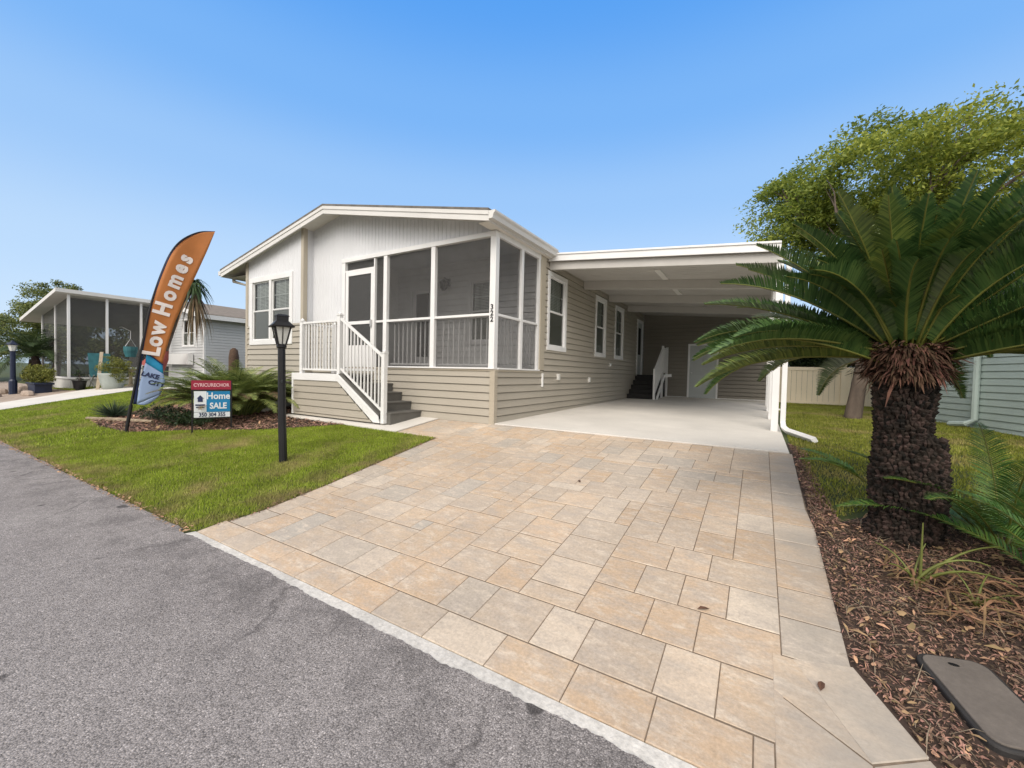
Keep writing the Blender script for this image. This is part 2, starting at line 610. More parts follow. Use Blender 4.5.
def text_geo(s, size, bold=0., extrude=.0015):
    cu = bpy.data.curves.new('lettering', 'FONT')
    cu.body = s
    cu.size = size
    cu.extrude = extrude
    cu.offset = bold
    cu.resolution_u = 3
    cu.align_x = 'CENTER'
    cu.align_y = 'CENTER'
    ob = bpy.data.objects.new('lettering', cu)
    COL.objects.link(ob)
    dg = bpy.context.evaluated_depsgraph_get()
    dg.update()
    me = bpy.data.meshes.new_from_object(ob.evaluated_get(dg))
    vs = [tuple(v.co) for v in me.vertices]
    fs = [tuple(p.vertices) for p in me.polygons]
    bpy.data.objects.remove(ob)
    bpy.data.meshes.remove(me)
    bpy.data.curves.remove(cu)
    return vs, fs


def clip(poly, a, b, c):
    """keep a*x+b*y<=c"""
    out = []
    for i in range(len(poly)):
        p, q = poly[i], poly[(i + 1) % len(poly)]
        dp, dq = a * p[0] + b * p[1] - c, a * q[0] + b * q[1] - c
        if dp <= 0: out.append(p)
        if dp * dq < 0:
            t = dp / (dp - dq)
            out.append((p[0] + (q[0] - p[0]) * t, p[1] + (q[1] - p[1]) * t))
    return out


def inside(P, poly):
    x, y = P[:, 0], P[:, 1]
    r = np.zeros(len(P), bool)
    n = len(poly)
    for i in range(n):
        x1, y1 = poly[i]; x2, y2 = poly[(i + 1) % n]
        cnd = ((y1 > y) != (y2 > y))
        with np.errstate(divide='ignore', invalid='ignore'):
            xi = (x2 - x1) * (y - y1) / (y2 - y1 + 1e-12) + x1
        r ^= cnd & (x < xi)
    return r


def sheet(name, poly, off, mat, thick=.03):
    mb = MB()
    for part in (clip(poly, 0, 1, 0), clip(poly, 0, -1, 0)):
        if len(part) > 2:
            top = [(p[0], p[1], G(*p) + off) for p in part]
            mb.prism([(p[0], p[1], p[2] - thick) for p in top], (0, 0, thick))
    return structure(mb.build(name, mat))


# ------------------------------------------------------------------ ground, street, driveway
gm = MB()
rows = [(-400, -.55), (-10.6, -.55), (-10.5, -.60), (-4.50, -.60), (-4.42, -.545), (-4.34, G(0, -4.34) - .008)]
rows += [(y, G(0, y) - .008) for y in (-3, -1.5, 0, 5, 30)] + [(400, .36)]
xs = [-400, -60, -20, 0, 20, 60, 400]
vs = [(x, y, z) for y, z in rows for x in xs]
nx = len(xs)
fs = [(j * nx + i, j * nx + i + 1, (j + 1) * nx + i + 1, (j + 1) * nx + i) for j in range(len(rows) - 1) for i in range(nx - 1)]
gm.add(vs, fs)
structure(gm.build('ground', MT['lawnbase']))

# asphalt sheet with a ragged edge lapping over the concrete strip
edge = []
x = -90.
while x < 90:
    near = -9 < x < 8
    jit = .006 if near else .0
    wv = sum(a_ * math.sin(x * f_ + p_) for a_, f_, p_ in ((.010, .9, 1), (.007, 2.3, 0), (.005, 5.7, 2), (.004, 13.1, 1), (.003, 29, 3)))
    y = -4.405 + (rnd.uniform(-jit, jit) + wv if near else 0)
    if x < -.30:
        y += .04
    edge.append((x, y))
    x += rnd.uniform(.012, .03) if near else 3
am = MB()
av, af = [], []
for x, y in edge:
    av += [(x, -10.55, -.519), (x, -4.6, -.518), (x, y, -.516), (x, y + .006, -.54)]
for i in range(len(edge) - 1):
    for k in range(3):
        a = i * 4 + k
        af.append((a, a + 4, a + 5, a + 1))
am.add(av, af)
structure(am.build('street', MT['asphalt']))

ks = MB()
ks.prism([(-.24, -4.62, -.60), (5.4, -4.62, -.60), (5.4, -4.328, -.60), (-.16, -4.328, -.60)], (0, 0, .0785))
structure(ks.build('kerb_strip', MT['kerb']))

# driveway: tumbled pavers, each one a bevelled block
dv = MB()
LE = [(-.15, -4.30), (-.05, -3.86), (-.09, -3.1), (-.18, -2.32), (-.30, -1.20)]


def left_edge(y):
    if y <= LE[0][1]: return LE[0][0]
    for (x0, y0), (x1, y1) in zip(LE, LE[1:]):
        if y <= y1:
            return x0 + (x1 - x0) * (y - y0) / (y1 - y0)
    return LE[-1][0]


def paver(poly):
    if len(poly) < 3:
        return
    A = sum(poly[i][0] * poly[(i + 1) % len(poly)][1] - poly[(i + 1) % len(poly)][0] * poly[i][1] for i in range(len(poly))) / 2
    if abs(A) < .0005:
        return
    if A < 0: poly = poly[::-1]
    cx = sum(p[0] for p in poly) / len(poly); cy = sum(p[1] for p in poly) / len(poly)

    def inset(d):
        out = []
        for x, y in poly:
            dx, dy = cx - x, cy - y
            sx = min(d, abs(dx) * .4); sy = min(d * 1.9, abs(dy) * .4)
            out.append((x + math.copysign(sx, dx), y + math.copysign(sy, dy)))
        return out
    tx, ty, tz = rnd.gauss(0, .0016), rnd.gauss(0, .0016), rnd.gauss(0, .0005)
    a, b = inset(.0019), inset(.0040)
    n = len(poly)
    h = lambda p, d: (p[0], p[1], G(*p) + d + tz + (p[0] - cx) * tx + (p[1] - cy) * ty)
    vs = [h(p, -.03) for p in a] + [h(p, -.0035) for p in a] + [h(p, 0) for p in b]
    fs = [tuple(range(2 * n, 3 * n))]
    for k in range(2):
        fs += [(k * n + i, k * n + (i + 1) % n, (k + 1) * n + (i + 1) % n, (k + 1) * n + i) for i in range(n)]
    dv.add(vs, fs)


# course along the street
x = -.15
while x < 4.30:
    w = rnd.choice([.33, .33, .36, .40, .28])
    x1 = min(x + w, 4.02) if x < 4.0 else x + w
    paver([(x, -4.325), (x1, -4.325), (x1, -4.095), (x, -4.095)])
    x = x1
    if x >= 4.0: break
# flared corner
paver([(4.02, -4.325), (4.32, -4.325), (4.32, -4.02), (4.02, -3.83)])
paver([(4.32, -4.325), (4.72, -4.325), (4.50, -3.90), (4.32, -4.02)])
paver([(4.32, -4.02), (4.50, -3.90), (4.34, -3.52), (4.10, -3.59)])
paver([(4.02, -3.83), (4.32, -4.02), (4.10, -3.59), (4.02, -3.59)])
# border along the right edge
y = -3.59
while y < -.02:
    h_ = rnd.choice([.31, .34, .36, .29])
    y1 = min(y + h_, 0)
    if 0 - y1 < .15: y1 = 0
    paver([(4.06, y), (4.30 + .03 * (y < -2), y), (4.30 + .03 * (y1 < -2), y1), (4.06, y1)])
    y = y1
# border along the left edge
y = -4.095
while y < -1.2:
    y1 = min(y + rnd.choice([.3, .36, .42]), -1.1)
    paver([(left_edge(y), y), (left_edge(y) + .24, y), (left_edge(y1) + .24, y1), (left_edge(y1), y1)])
    y = y1
# interior: random ashlar on a fine module
ux, uy = .1235, .163
nx_, ny_ = 46, 26
x0_, y0_ = 4.06 - 46 * ux, -4.095
occ = [[0] * nx_ for _ in range(ny_)]
pid = 0
sizes = [(2, 2)] * 8 + [(3, 2)] * 7 + [(2, 3)] * 4 + [(3, 1)]
for j in range(ny_):
    for i in range(nx_):
        if occ[j][i]: continue
        opts = sizes[:]
        rnd.shuffle(opts)
        for w, h_ in opts + [(2, 1), (1, 2), (1, 1)]:
            if i + w <= nx_ and j + h_ <= ny_ and all(not occ[b][a] for b in range(j, j + h_) for a in range(i, i + w)):
                # avoid leaving single-module slots
                if (w, h_) != (1, 1) and i + w < nx_ and not occ[j][i + w] and (i + w + 1 == nx_ or occ[j][i + w + 1]) and rnd.random() < .8:
                    continue
                # avoid long straight joints
                if j and i + w < nx_ and occ[j - 1][i + w - 1] != occ[j - 1][i + w] and rnd.random() < .75 and (w, h_) != (1, 1):
                    continue
                break
        pid += 1
        for b in range(j, j + h_):
            for a in range(i, i + w):
                occ[b][a] = pid
        X0, X1, Y0, Y1 = x0_ + i * ux, x0_ + (i + w) * ux, y0_ + j * uy, y0_ + (j + h_) * uy
        Y1 = min(Y1, -.002)
        if Y0 >= -.02: continue
        poly = [(X0, Y0), (X1, Y0), (X1, Y1), (X0, Y1)]
        if Y0 < -1.05:
            # cut by the left border
            if Y1 > -1.05:
                lo = clip(poly, 0, 1, -1.1); hi = clip(poly, 0, -1, 1.1)
            else:
                lo, hi = poly, []
            if lo:
                ym = sum(p[1] for p in lo) / len(lo)
                dxy = (left_edge(ym + .1) - left_edge(ym - .1)) / .2
                lx = left_edge(ym) + .24
                lo = clip(lo, -1, dxy, -(lx - dxy * ym)) if lo else lo
                paver(lo)
            if hi and len(hi) > 2 and X1 > -1.2:
                paver(clip(hi, -1, 0, 1.2))
        elif X1 > -1.2:
            paver(clip(poly, -1, 0, 1.2))
drv = structure(dv.build('driveway', MT['paver']))
sheet('paver_bed', [(-1.22, -1.12), (-.32, -1.12), (-.19, -2.32), (-.10, -3.1), (-.06, -3.86), (-.15, -4.32), (4.70, -4.32), (4.49, -3.90),
                    (4.33, -3.52), (4.32, -2), (4.29, 0), (-1.22, 0)], -.003, MT['sand'])

# concrete: carport slab, walkway pad under the landing
cs = MB()
cs.prism([(.012, .004, -.06), (4.27, -.0, -.06), (4.27, 10.6, .07), (.012, 10.6, .07)], (0, 0, .075))
structure(cs.build('carport_slab', MT['concrete'], bevel=.006))
sheet('walkway', [(-4.72, -.84), (-4.72, -1.0), (-2.6, -1.02), (-1.6, -1.10), (-1.225, -1.10), (-1.225, -.004), (-1.66, -.004), (-1.9, -.70)], .012, MT['concrete'], .05)

# planting beds
BED_L = [(-8.5, -3.0), (-7.4, -3.12), (-6.1, -3.08), (-4.9, -2.42), (-3.8, -1.97), (-2.85, -1.28), (-2.6, -1.04), (-4.72, -1.02), (-4.72, -.26), (-7.7, -.26), (-9.1, -.4), (-9.2, -1.9)]
sheet('mulch_bed', BED_L, -.002, MT['soil'])
BED_R = [(4.275, .9), (4.287, -.01), (4.312, -2), (4.325, -3.5), (4.495, -3.9), (4.71, -4.36), (9.5, -4.36), (9.5, -2.2), (6.4, -1.35), (5.3, -1.35), (4.72, -1.62), (4.5, -1.85), (4.40, -1.5), (4.36, -.5), (4.42, .6)]
sheet('mulch_bed', BED_R, -.002, MT['soil'])
NDRV = [(-13.5, -4.36), (-13.74, -3.5), (-14.2, -2.7), (-15.3, -.4), (-15.5, 6), (-18.2, 6), (-18.36, .4), (-17.9, -1.05), (-16.8, -2.25), (-16.1, -3.2), (-15.6, -4.36)]
sheet('neighbour_driveway', NDRV, .01, MT['concrete'])
NBED = [(-18.0, -1.1), (-16.9, -2.3), (-16.2, -3.25), (-15.8, -4.3), (-30, -4.3), (-30, -1.1)]
sheet('mulch_bed', NBED, -.003, MT['stone'])


# ------------------------------------------------------------------ chips, leaves, grass (stuff)
def flakes(C, L, W, tilt, n_seed, lift=0):
    n = len(C)
    az = npr.uniform(0, 2 * np.pi, n)
    el = npr.normal(0, tilt, n)
    d = np.stack([np.cos(az) * np.cos(el), np.sin(az) * np.cos(el), np.sin(el)], 1)
    s = np.stack([-np.sin(az), np.cos(az), npr.normal(0, tilt, n)], 1)
    s /= np.linalg.norm(s, axis=1)[:, None]
    up = np.cross(d, s)
    a = C - d * L[:, None] / 2
    b = C + d * L[:, None] / 2
    w = s * W[:, None] / 2
    k = npr.uniform(.3, 1, n)[:, None]
    bend = up * (L * .12)[:, None]
    V = np.stack([a - w * .4, C - w + bend, b - w * .3 * k, b + w * .3 * k, C + w + bend, a + w * .4], 1).reshape(-1, 3)
    i = np.arange(n)[:, None] * 6
    F = np.concatenate([i + np.array([[0, 1, 4, 5]]), i + np.array([[1, 2, 3, 4]])], 0)
    return V, F


def scatter(poly, n, zoff=(0, .02)):
    P = np.array(poly)
    lo, hi = P.min(0), P.max(0)
    out = np.zeros((0, 2))
    while len(out) < n:
        q = npr.uniform(lo, hi, (n * 3, 2))
        out = np.concatenate([out, q[inside(q, poly)]])
    out = out[:n]
    lx_, ly_ = out[:, 0] - 4.765, out[:, 1] + 3.515
    c_, s_ = math.cos(.2443), math.sin(.2443)
    out = out[~((np.abs(lx_ * c_ + ly_ * s_) < .15) & (np.abs(-lx_ * s_ + ly_ * c_) < .25))]
    n = len(out)
    return np.column_stack([out, GV(out[:, 1]) + npr.uniform(*zoff, n)])


BR = [(4.297, -.1), (4.32, -2), (4.335, -3.5), (4.51, -3.9), (4.73, -4.35), (6.6, -4.32), (6.4, -1.5), (5.3, -1.4), (4.72, -1.66), (4.5, -1.9)]
C1 = scatter(BR, 42000, (-.004, .022))
V, F = flakes(C1, npr.gamma(4, .0058, len(C1)), npr.gamma(4, .0016, len(C1)), .3, 1)
tag(np_mesh('mulch_chips', V, F, MT['chip']), 'dark red brown shredded bark mulch under the sago palm', 'mulch', kind='stuff')
C1 = scatter([(4.30, .8), (4.34, -2.0), (4.52, -1.95), (4.44, -.5), (4.46, .6)], 2500, (-.004, .015))
V, F = flakes(C1, npr.gamma(4, .007, len(C1)), npr.gamma(4, .0022, len(C1)), .3, 1)
tag(np_mesh('mulch_chips', V, F, MT['chip']), 'narrow strip of bark mulch between driveway edge and right lawn', 'mulch', kind='stuff')
C1 = scatter(BED_L, 14000, (-.002, .025))
V, F = flakes(C1, npr.gamma(4, .013, len(C1)), npr.gamma(4, .005, len(C1)), .3, 1)
tag(np_mesh('mulch_chips', V, F, MT['chip']), 'brown bark mulch around the shrubs behind the yard sign', 'mulch', kind='stuff')
C1 = scatter(BR, 1500, (.008, .03))
V, F = flakes(C1, npr.gamma(5, .0075, len(C1)), npr.gamma(4, .0045, len(C1)), .35, 1)
tag(np_mesh('leaf_litter', V, F, MT['litter']), 'dry tan fallen leaves on the mulch under the sago palm', 'leaves', kind='stuff')
C1 = scatter(BED_L, 500, (.01, .03))
V, F = flakes(C1, npr.gamma(5, .012, len(C1)), npr.gamma(4, .007, len(C1)), .35, 1)
tag(np_mesh('leaf_litter', V, F, MT['litter']), 'dry leaves lying in the bed behind the yard sign', 'leaves', kind='stuff')
C1 = scatter([(-9, -4.34), (-.16, -4.30), (-.16, -4.40), (-9, -4.44)], 900, (.0, .012))
C1[:, 2] = np.where(C1[:, 1] < -4.36, -.512, C1[:, 2] + .008)
V, F = flakes(C1, npr.gamma(3, .009, len(C1)), npr.gamma(3, .004, len(C1)), .3, 1)
tag(np_mesh('grass_clippings', V, F, MT['litter']), 'dry grass clippings and crumbs along the lawn edge beside the street', 'clippings', kind='stuff')
C1 = np.array([(left_edge(y) - rnd.uniform(-.035, .05), y, G(0, y) + .006 + rnd.uniform(0, .008)) for y in npr.uniform(-4.2, -1.1, 420)])
V, F = flakes(C1, npr.gamma(3, .007, len(C1)), npr.gamma(3, .003, len(C1)), .3, 1)
tag(np_mesh('grass_clippings', V, F, MT['chip']), 'brown dirt crumbs along the seam between lawn and pavers', 'clippings', kind='stuff')
# thin pale twigs in the mulch
C1 = scatter(BR, 1100, (.012, .03))
V, F = flakes(C1, npr.gamma(5, .022, len(C1)), np.full(len(C1), .0035), .2, 1)
tag(np_mesh('dry_twigs', V, F, MT['stick']), 'thin pale twigs and dead fronds on the mulch under the palm', 'twigs', kind='stuff')


def grass(name, poly, holes, n, h, w, mat, label, near=None):
    C = scatter(poly, n, (-.012, -.004))
    keep = np.ones(len(C), bool)
    for hp in holes:
        keep &= ~inside(C[:, :2], hp)
    C = C[keep]
    # taller, drier tufts follow the noise of the patch
    n = len(C)
    az = npr.uniform(0, 2 * np.pi, n)
    hh = h * npr.uniform(.55, 1.25, n)
    ww = w * npr.uniform(.7, 1.3, n)
    lean = npr.uniform(.1, .9, n) * hh
    s = np.stack([-np.sin(az), np.cos(az), np.zeros(n)], 1) * ww[:, None] / 2
    t = C + np.stack([np.cos(az) * lean, np.sin(az) * lean, hh], 1)
    V = np.stack([C - s, C + s, t], 1).reshape(-1, 3)
    F = np.arange(3 * n).reshape(-1, 3)
    return tag(np_mesh(name, V, F, mat), label, 'grass', kind='stuff')


drv_poly = [(p[0] - .0, p[1]) for p in LE]
lawn1 = [(-6, -4.36), (-.17, -4.34), (-.08, -3.86), (-.10, -3.1), (-.20, -2.32), (-.33, -1.10), (-2.5, -1.08), (-6, -1.1)]
grass('lawn_grass', lawn1, [BED_L], 170000, .031, .008, MT['blade'], 'mown green lawn between the street, the driveway and the lamp post')
lawn2 = [(-13.5, -4.36), (-6, -4.36), (-6, -.4), (-9, .3), (-15.2, .3), (-15.1, -.5), (-14.1, -2.7), (-13.6, -3.5)]
grass('lawn_grass', lawn2, [BED_L], 90000, .04, .016, MT['blade'], 'lawn running left past the flag to the neighbouring driveway')
lawn3 = [(4.36, .5), (4.40, -1.4), (4.5, -1.75), (4.72, -1.5), (5.3, -1.25), (7.6, -1.3), (7.6, 4), (6.9, 10.2), (4.45, 10.2), (4.32, 1)]
grass('lawn_grass', lawn3, [], 90000, .036, .011, MT['bladeright'], 'patchy yellowish lawn between the carport and the green house')
lawn4 = [(-18.4, -1.2), (-18.3, .6), (-18.2, 3), (-18.9, 3), (-19.1, -1.0), (-21, -1.3)]
grass('lawn_grass', lawn4, [], 6000, .06, .02, MT['blade'], 'small rough grass strip before the neighbouring screened porch')


# ------------------------------------------------------------------ house helpers
FR = lambda y: ((0, y), (1, 0), (0, -1))     # front facing wall at y, u = x
SD = lambda x: ((x, 0), (0, 1), (1, 0))      # right facing wall at x, u = y


def P3(F, u, w, z):
    o, d, n = F
    return (o[0] + d[0] * u + n[0] * w, o[1] + d[1] * u + n[1] * w, z)


def lap_wall(mb, F, u0, u1, z0, z1, holes=(), end=None, course=.1365, d=.022, GR=.018, m=0, ref=0):
    zs = {z0, z1}
    k = math.floor((z0 - ref) / course)
    while ref + k * course < z1:
        if ref + k * course > z0: zs.add(ref + k * course)
        k += 1
    k = math.floor((z0 - ref) / course)
    while ref + k * course < z1:
        if z0 < ref + k * course - GR < z1: zs.add(ref + k * course - GR)
        k += 1
    for h in holes:
        for z in (h[2], h[3]):
            if z0 < z < z1: zs.add(z)
    zs = sorted(zs)
    for zb, zt in zip(zs, zs[1:]):
        if zt - zb < 1e-4: continue
        zm = (zb + zt) / 2
        zc = ref + math.floor((zm - ref) / course) * course
        ob = .004 + d * (1 - (zb - zc) / course); ot = .004 + d * (1 - (zt - zc) / course)
        groove = zm - zc > course - GR
        if groove: ob = ot = -.010
        cuts = sorted([(max(u0, h[0]), min(u1, h[1])) for h in holes if h[2] < zm < h[3] and h[1] > u0 and h[0] < u1])
        us, cur = [], u0
        for a, b in cuts:
            if a > cur: us.append((cur, a))
            cur = max(cur, b)
        if cur < u1: us.append((cur, u1))
        for a, b in us:
            b2 = b
            if end: b, b2 = end(zb), end(zt)
            mb.add([P3(F, a, ob, zb), P3(F, b, ob, zb), P3(F, b2, ot, zt), P3(F, a, ot, zt)], [(0, 1, 2, 3)], m)
            if abs(zb - zc) < 1e-3:
                mb.add([P3(F, a, -.010, zb), P3(F, b, -.010, zb), P3(F, b, ob, zb), P3(F, a, ob, zb)], [(0, 1, 2, 3)], m)
            elif groove:
                e = .004 + d * GR / course
                mb.add([P3(F, a, e, zb), P3(F, b, e, zb), P3(F, b, -.010, zb), P3(F, a, -.010, zb)], [(0, 1, 2, 3)], m)


def groove_wall(mb, F, u0, u1, z0f, z1f, step=.1015, g=.012, dep=.008, m=0):
    u = u0
    while u < u1 - 1e-4:
        e = min(u + step, u1)
        a, b = u, max(u, e - g)
        for (p, q, w0, w1) in ((a, b, 0, 0), (b, (b + e) / 2, 0, -dep), ((b + e) / 2, e, -dep, 0)):
            if q - p > 1e-5:
                mb.add([P3(F, p, w0, z0f(p)), P3(F, q, w1, z0f(q)), P3(F, q, w1, z1f(q)), P3(F, p, w0, z1f(p))], [(0, 1, 2, 3)], m)
        u = e


def window(parent, F, u0, u1, z0, z1, units=1, trim=.09, muntin=(2, 2), split=.5, room=.45, white='white', blinds=True):
    fr = MB()
    fr.fbox(F, u0, u1, -.02, .034, z1 - trim, z1)
    fr.fbox(F, u0, u1, -.02, .036, z0, z0 + trim)
    fr.fbox(F, u0, u0 + trim, -.02, .033, z0 + trim, z1 - trim)
    fr.fbox(F, u1 - trim, u1, -.02, .033, z0 + trim, z1 - trim)
    mid = .09
    w = (u1 - u0 - 2 * trim - mid * (units - 1)) / units
    spans = []
    for k in range(units):
        a = u0 + trim + k * (w + mid)
        spans.append((a, a + w))
        if k: fr.fbox(F, a - mid, a, -.02, .0325, z0 + trim, z1 - trim)
    win = fr.build('window', MT[white], parent, bevel=.004)
    sash, mun, gl, rm, bl, ins = MB(), MB(), MB(), MB(), MB(), MB()
    zb, zt = z0 + trim, z1 - trim
    zm = zb + (zt - zb) * split
    t = .028
    for a, b in spans:
        for (s0, s1, w0) in ((zb, zm + .02, -.012), (zm - .02, zt, -.022)):
            sash.fbox(F, a, b, w0 - .02, w0 + .012, s1 - t, s1)
            sash.fbox(F, a, b, w0 - .02, w0 + .012, s0, s0 + t)
            sash.fbox(F, a, a + t, w0 - .02, w0 + .011, s0 + t, s1 - t)
            sash.fbox(F, b - t, b, w0 - .02, w0 + .011, s0 + t, s1 - t)
            gl.add([P3(F, a + t, w0 - .004, s0 + t), P3(F, b - t, w0 - .004, s0 + t), P3(F, b - t, w0 - .004, s1 - t), P3(F, a + t, w0 - .004, s1 - t)], [(0, 1, 2, 3)])
        cx, ry = muntin
        for i in range(1, cx):
            u = a + t + (b - a - 2 * t) * i / cx
            mun.fbox(F, u - .007, u + .007, -.040, -.034, zm + .01, zt - t)
        for i in range(1, ry):
            z = zm + (zt - zm) * i / ry
            mun.fbox(F, a + t, b - t, -.0405, -.0345, z - .007, z + .007)
        if blinds:
            z = zt - .03
            while z > zm - (.0 if rnd.random() < .5 else .2):
                bl.fbox(F, a + .02, b - .02, -.092, -.085, z - .016, z + .008)
                z -= .034
        ins.fbox(F, a + .02, b - .02, -.036, -.034, zb + .02, zm)
    sash.build('sash', MT[white], win)
    if mun.v: mun.build('muntin', MT[white], win)
    gl.build('window_pane', MT['glass'], win)
    ins.build('insect_screen', MT['windowscreen'], win)
    if bl.v: bl.build('blind', MT['blind'], win)
    # dark room behind, open towards the glass
    for a, b in spans:
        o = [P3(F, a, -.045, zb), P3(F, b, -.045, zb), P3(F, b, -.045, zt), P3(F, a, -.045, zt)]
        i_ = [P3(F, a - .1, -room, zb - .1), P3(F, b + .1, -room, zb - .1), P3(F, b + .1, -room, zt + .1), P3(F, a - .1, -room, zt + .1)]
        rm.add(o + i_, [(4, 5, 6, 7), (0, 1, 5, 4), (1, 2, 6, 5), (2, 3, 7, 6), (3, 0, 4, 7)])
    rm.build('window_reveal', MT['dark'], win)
    return win


# ------------------------------------------------------------------ the mobile home
SILL, RAIL, HEAD = .985, 1.905, 3.24
XL, XB, RX = -7.66, -5.18, -4.17
RZ, SL = 4.41, .2045
FY, BY = -.45, 17.0
DP = 1.66                                        # depth of the porch
roof_z = lambda x: RZ - SL * abs(x - RX)         # top of the roof
under = lambda x: roof_z(x) - .085                # soffit line

home = thing('mobile_home', 'beige and white mobile home with a screened corner porch under a low gable roof', 'house', (RX, 5, 0))

w = MB()                                         # lower lap siding of the front, bay and skirt
lap_wall(w, FR(-.24), XL, XB, -.09, 1.955, [(-7.47, -5.58, 1.47, 3.18)])
lap_wall(w, SD(XB), -.24, 0, -.09, 1.955)
lap_wall(w, FR(0), XB, -4.02, -.09, 1.955)
w.build('front_siding', MT['tan'], home)
w = MB()
lap_wall(w, FR(0), -4.02, 0, -.06, SILL - .03)
lap_wall(w, SD(0), 0, DP + .2, -.06, SILL - .03)
w.build('porch_skirt', MT['tan'], home)
w = MB()
WIN = [(1.98, 2.99), (4.97, 5.90), (6.77, 7.72)]
lap_wall(w, SD(0), DP + .2, 17, -.06, 3.40, [(a, b, 1.41, 3.10) for a, b in WIN] + [(9.5, 10.35, .95, 3.0)])
w.build('side_siding', MT['tan'], home)
w = MB()
w.add([(XL, -.24, -.1), (XL, 17, -.1), (XL, 17, 3.3), (XL, -.24, 3.3)], [(0, 1, 2, 3)])
w.add([(XL, 17, -.1), (0, 17, -.1), (0, 17, 3.3), (RX, 17, 4.0), (XL, 17, 3.3)], [(0, 1, 2, 3, 4)])
w.build('rear_siding', MT['tan'], home)
w = MB()                                         # white grooved boards
groove_wall(w, FR(-.24), XL, -7.47, lambda u: 1.955, lambda u: under(u) + .02)
groove_wall(w, FR(-.24), -7.47, -5.58, lambda u: 3.17, lambda u: under(u) + .02)
groove_wall(w, FR(-.24), -5.58, XB, lambda u: 1.955, lambda u: under(u) + .02)
w.build('bay_panel', MT['panel'], home)
hole = w
w = MB()
groove_wall(w, SD(XB), -.24, 0, lambda u: 1.955, lambda u: under(XB) + .02)
groove_wall(w, FR(0), XB, -4.06, lambda u: 1.955, lambda u: under(u) + .02)
groove_wall(w, FR(0), -4.06, 0, lambda u: HEAD + .05, lambda u: max(under(u) + .02, HEAD + .06))
w.build('gable_panel', MT['panel'], home)
w = MB()                                         # corner boards and trims
w.box(XL - .03, XL + .07, -.265, -.17, -.1, under(XL) + .02)
w.box(XB - .07, XB + .028, -.265, -.16, -.1, under(XB) + .02)
w.box(-.075, .028, -.028, .075, -.08, SILL - .034)
w.box(.004, .03, DP - .02, DP + .2, SILL - .02, 3.335)
w.box(-4.06, -.0, -.03, -.003, SILL - .066, SILL - .034)
w.box(.003, .033, .0, DP + .1, SILL - .068, SILL - .036)
w.each('corner_trim', MT['tantrim'], home, bevel=.006)
w = MB()
w.box(.006, .05, DP + .11, DP + .15, .62, .90)
w.build('conduit_cover', MT['white'], home, bevel=.006)

# porch frame
w = MB()
for x in (-4.02, -2.70, -1.41):
    w.box(x - .05, x + .05, -.035, .055, SILL - .01 if x > -4 else SILL - .18, HEAD)
w.box(-.105, .012, -.038, .075, SILL - .034, HEAD)
w.box(-.07, .010, .86, .95, SILL - .033, HEAD)
w.box(-.07, .011, DP - .10, DP - .02, SILL - .033, HEAD)
w.each('porch_post', MT['white'], home, bevel=.004)
w = MB()
w.box(-4.08, .016, -.045, .06, HEAD, HEAD + .085)
w.box(-.08, .018, .062, DP, HEAD - .001, HEAD + .12)
w.each('porch_header', MT['white'], home, bevel=.004)
w = MB()
w.box(-2.76, .02, -.052, .08, SILL - .033, SILL - .005)
w.box(-.09, .045, .081, DP - .02, SILL - .034, SILL - .006)
w.each('porch_sill', MT['white'], home, bevel=.004)
w = MB()
for a, b in ((-2.65, -1.46), (-1.36, -.105)):
    w.box(a, b, -.026, .03, RAIL - .022, RAIL + .022)
w.box(-2.98, -2.75, -.026, .03, RAIL - .022, RAIL + .022)
for a, b in ((.075, .86), (.95, DP - .10)):
    w.box(-.05, .008, a, b, RAIL - .022, RAIL + .022)
w.each('porch_rail', MT['white'], home, bevel=.004)
w = MB()
for a, b in ((-2.65, -1.46), (-1.36, -.105)):
    n = int((b - a) / .118)
    for i in range(1, n):
        x = a + (b - a) * i / n
        w.box(x - .010, x + .010, .085, .105, SILL + .05, RAIL - .03)
    w.box(a, b, .08, .11, SILL + .03, SILL + .06)
    w.box(a, b, .08, .11, RAIL - .04, RAIL - .005)
for a, b in ((.08, .86), (.95, DP - .10)):
    n = int((b - a) / .118)
    for i in range(1, n):
        y = a + (b - a) * i / n
        w.box(-.105, -.085, y - .010, y + .010, SILL + .05, RAIL - .03)
    w.box(-.11, -.08, a, b, SILL + .03, SILL + .06)
w.each('baluster', MT['white'], home)
for F, a, b in ((FR(0), -2.65, -1.46), (FR(0), -1.36, -.105), (SD(0), .075, .86), (SD(0), .95, DP - .10)):
    w = MB()
    w.fbox(F, a, b, -.036, -.034, SILL - .005, HEAD)
    w.build('screen_panel', MT['screen'], home)
w = MB()
w.fbox(FR(0), -3.02, -2.75, -.036, -.034, SILL - .05, HEAD)
w.fbox(FR(0), -3.97, -3.02, -.036, -.034, 3.03, HEAD)
w.build('screen_panel', MT['screen'], home)
# screen door
w = MB()
dx0, dx1, dz0, dz1 = -3.95, -3.05, SILL - .12, 3.02
w.box(dx0, dx0 + .085, -.03, .01, dz0, dz1)
w.box(dx1 - .085, dx1, -.03, .01, dz0, dz1)
w.box(dx0 + .085, dx1 - .085, -.028, .008, dz1 - .09, dz1)
w.box(dx0 + .085, dx1 - .085, -.028, .008, RAIL - .035, RAIL + .035)
w.box(dx0 + .085, dx1 - .085, -.028, .008, dz0, 1.42)
w.box(dx0 + .16, dx1 - .16, -.036, -.028, dz0 + .1, 1.34)
sd = w.build('screen_door', MT['white'], home, bevel=.004)
w = MB()
w.box(dx0 + .085, dx1 - .085, -.012, -.010, 1.42, dz1 - .09)
w.build('screen_panel', MT['screendense'], sd)
w = MB()
w.box(dx1 - .07, dx1 - .03, -.065, -.03, 1.80, 1.95)
w.build('handle', MT['alu'], sd, bevel=.006)
w = MB()
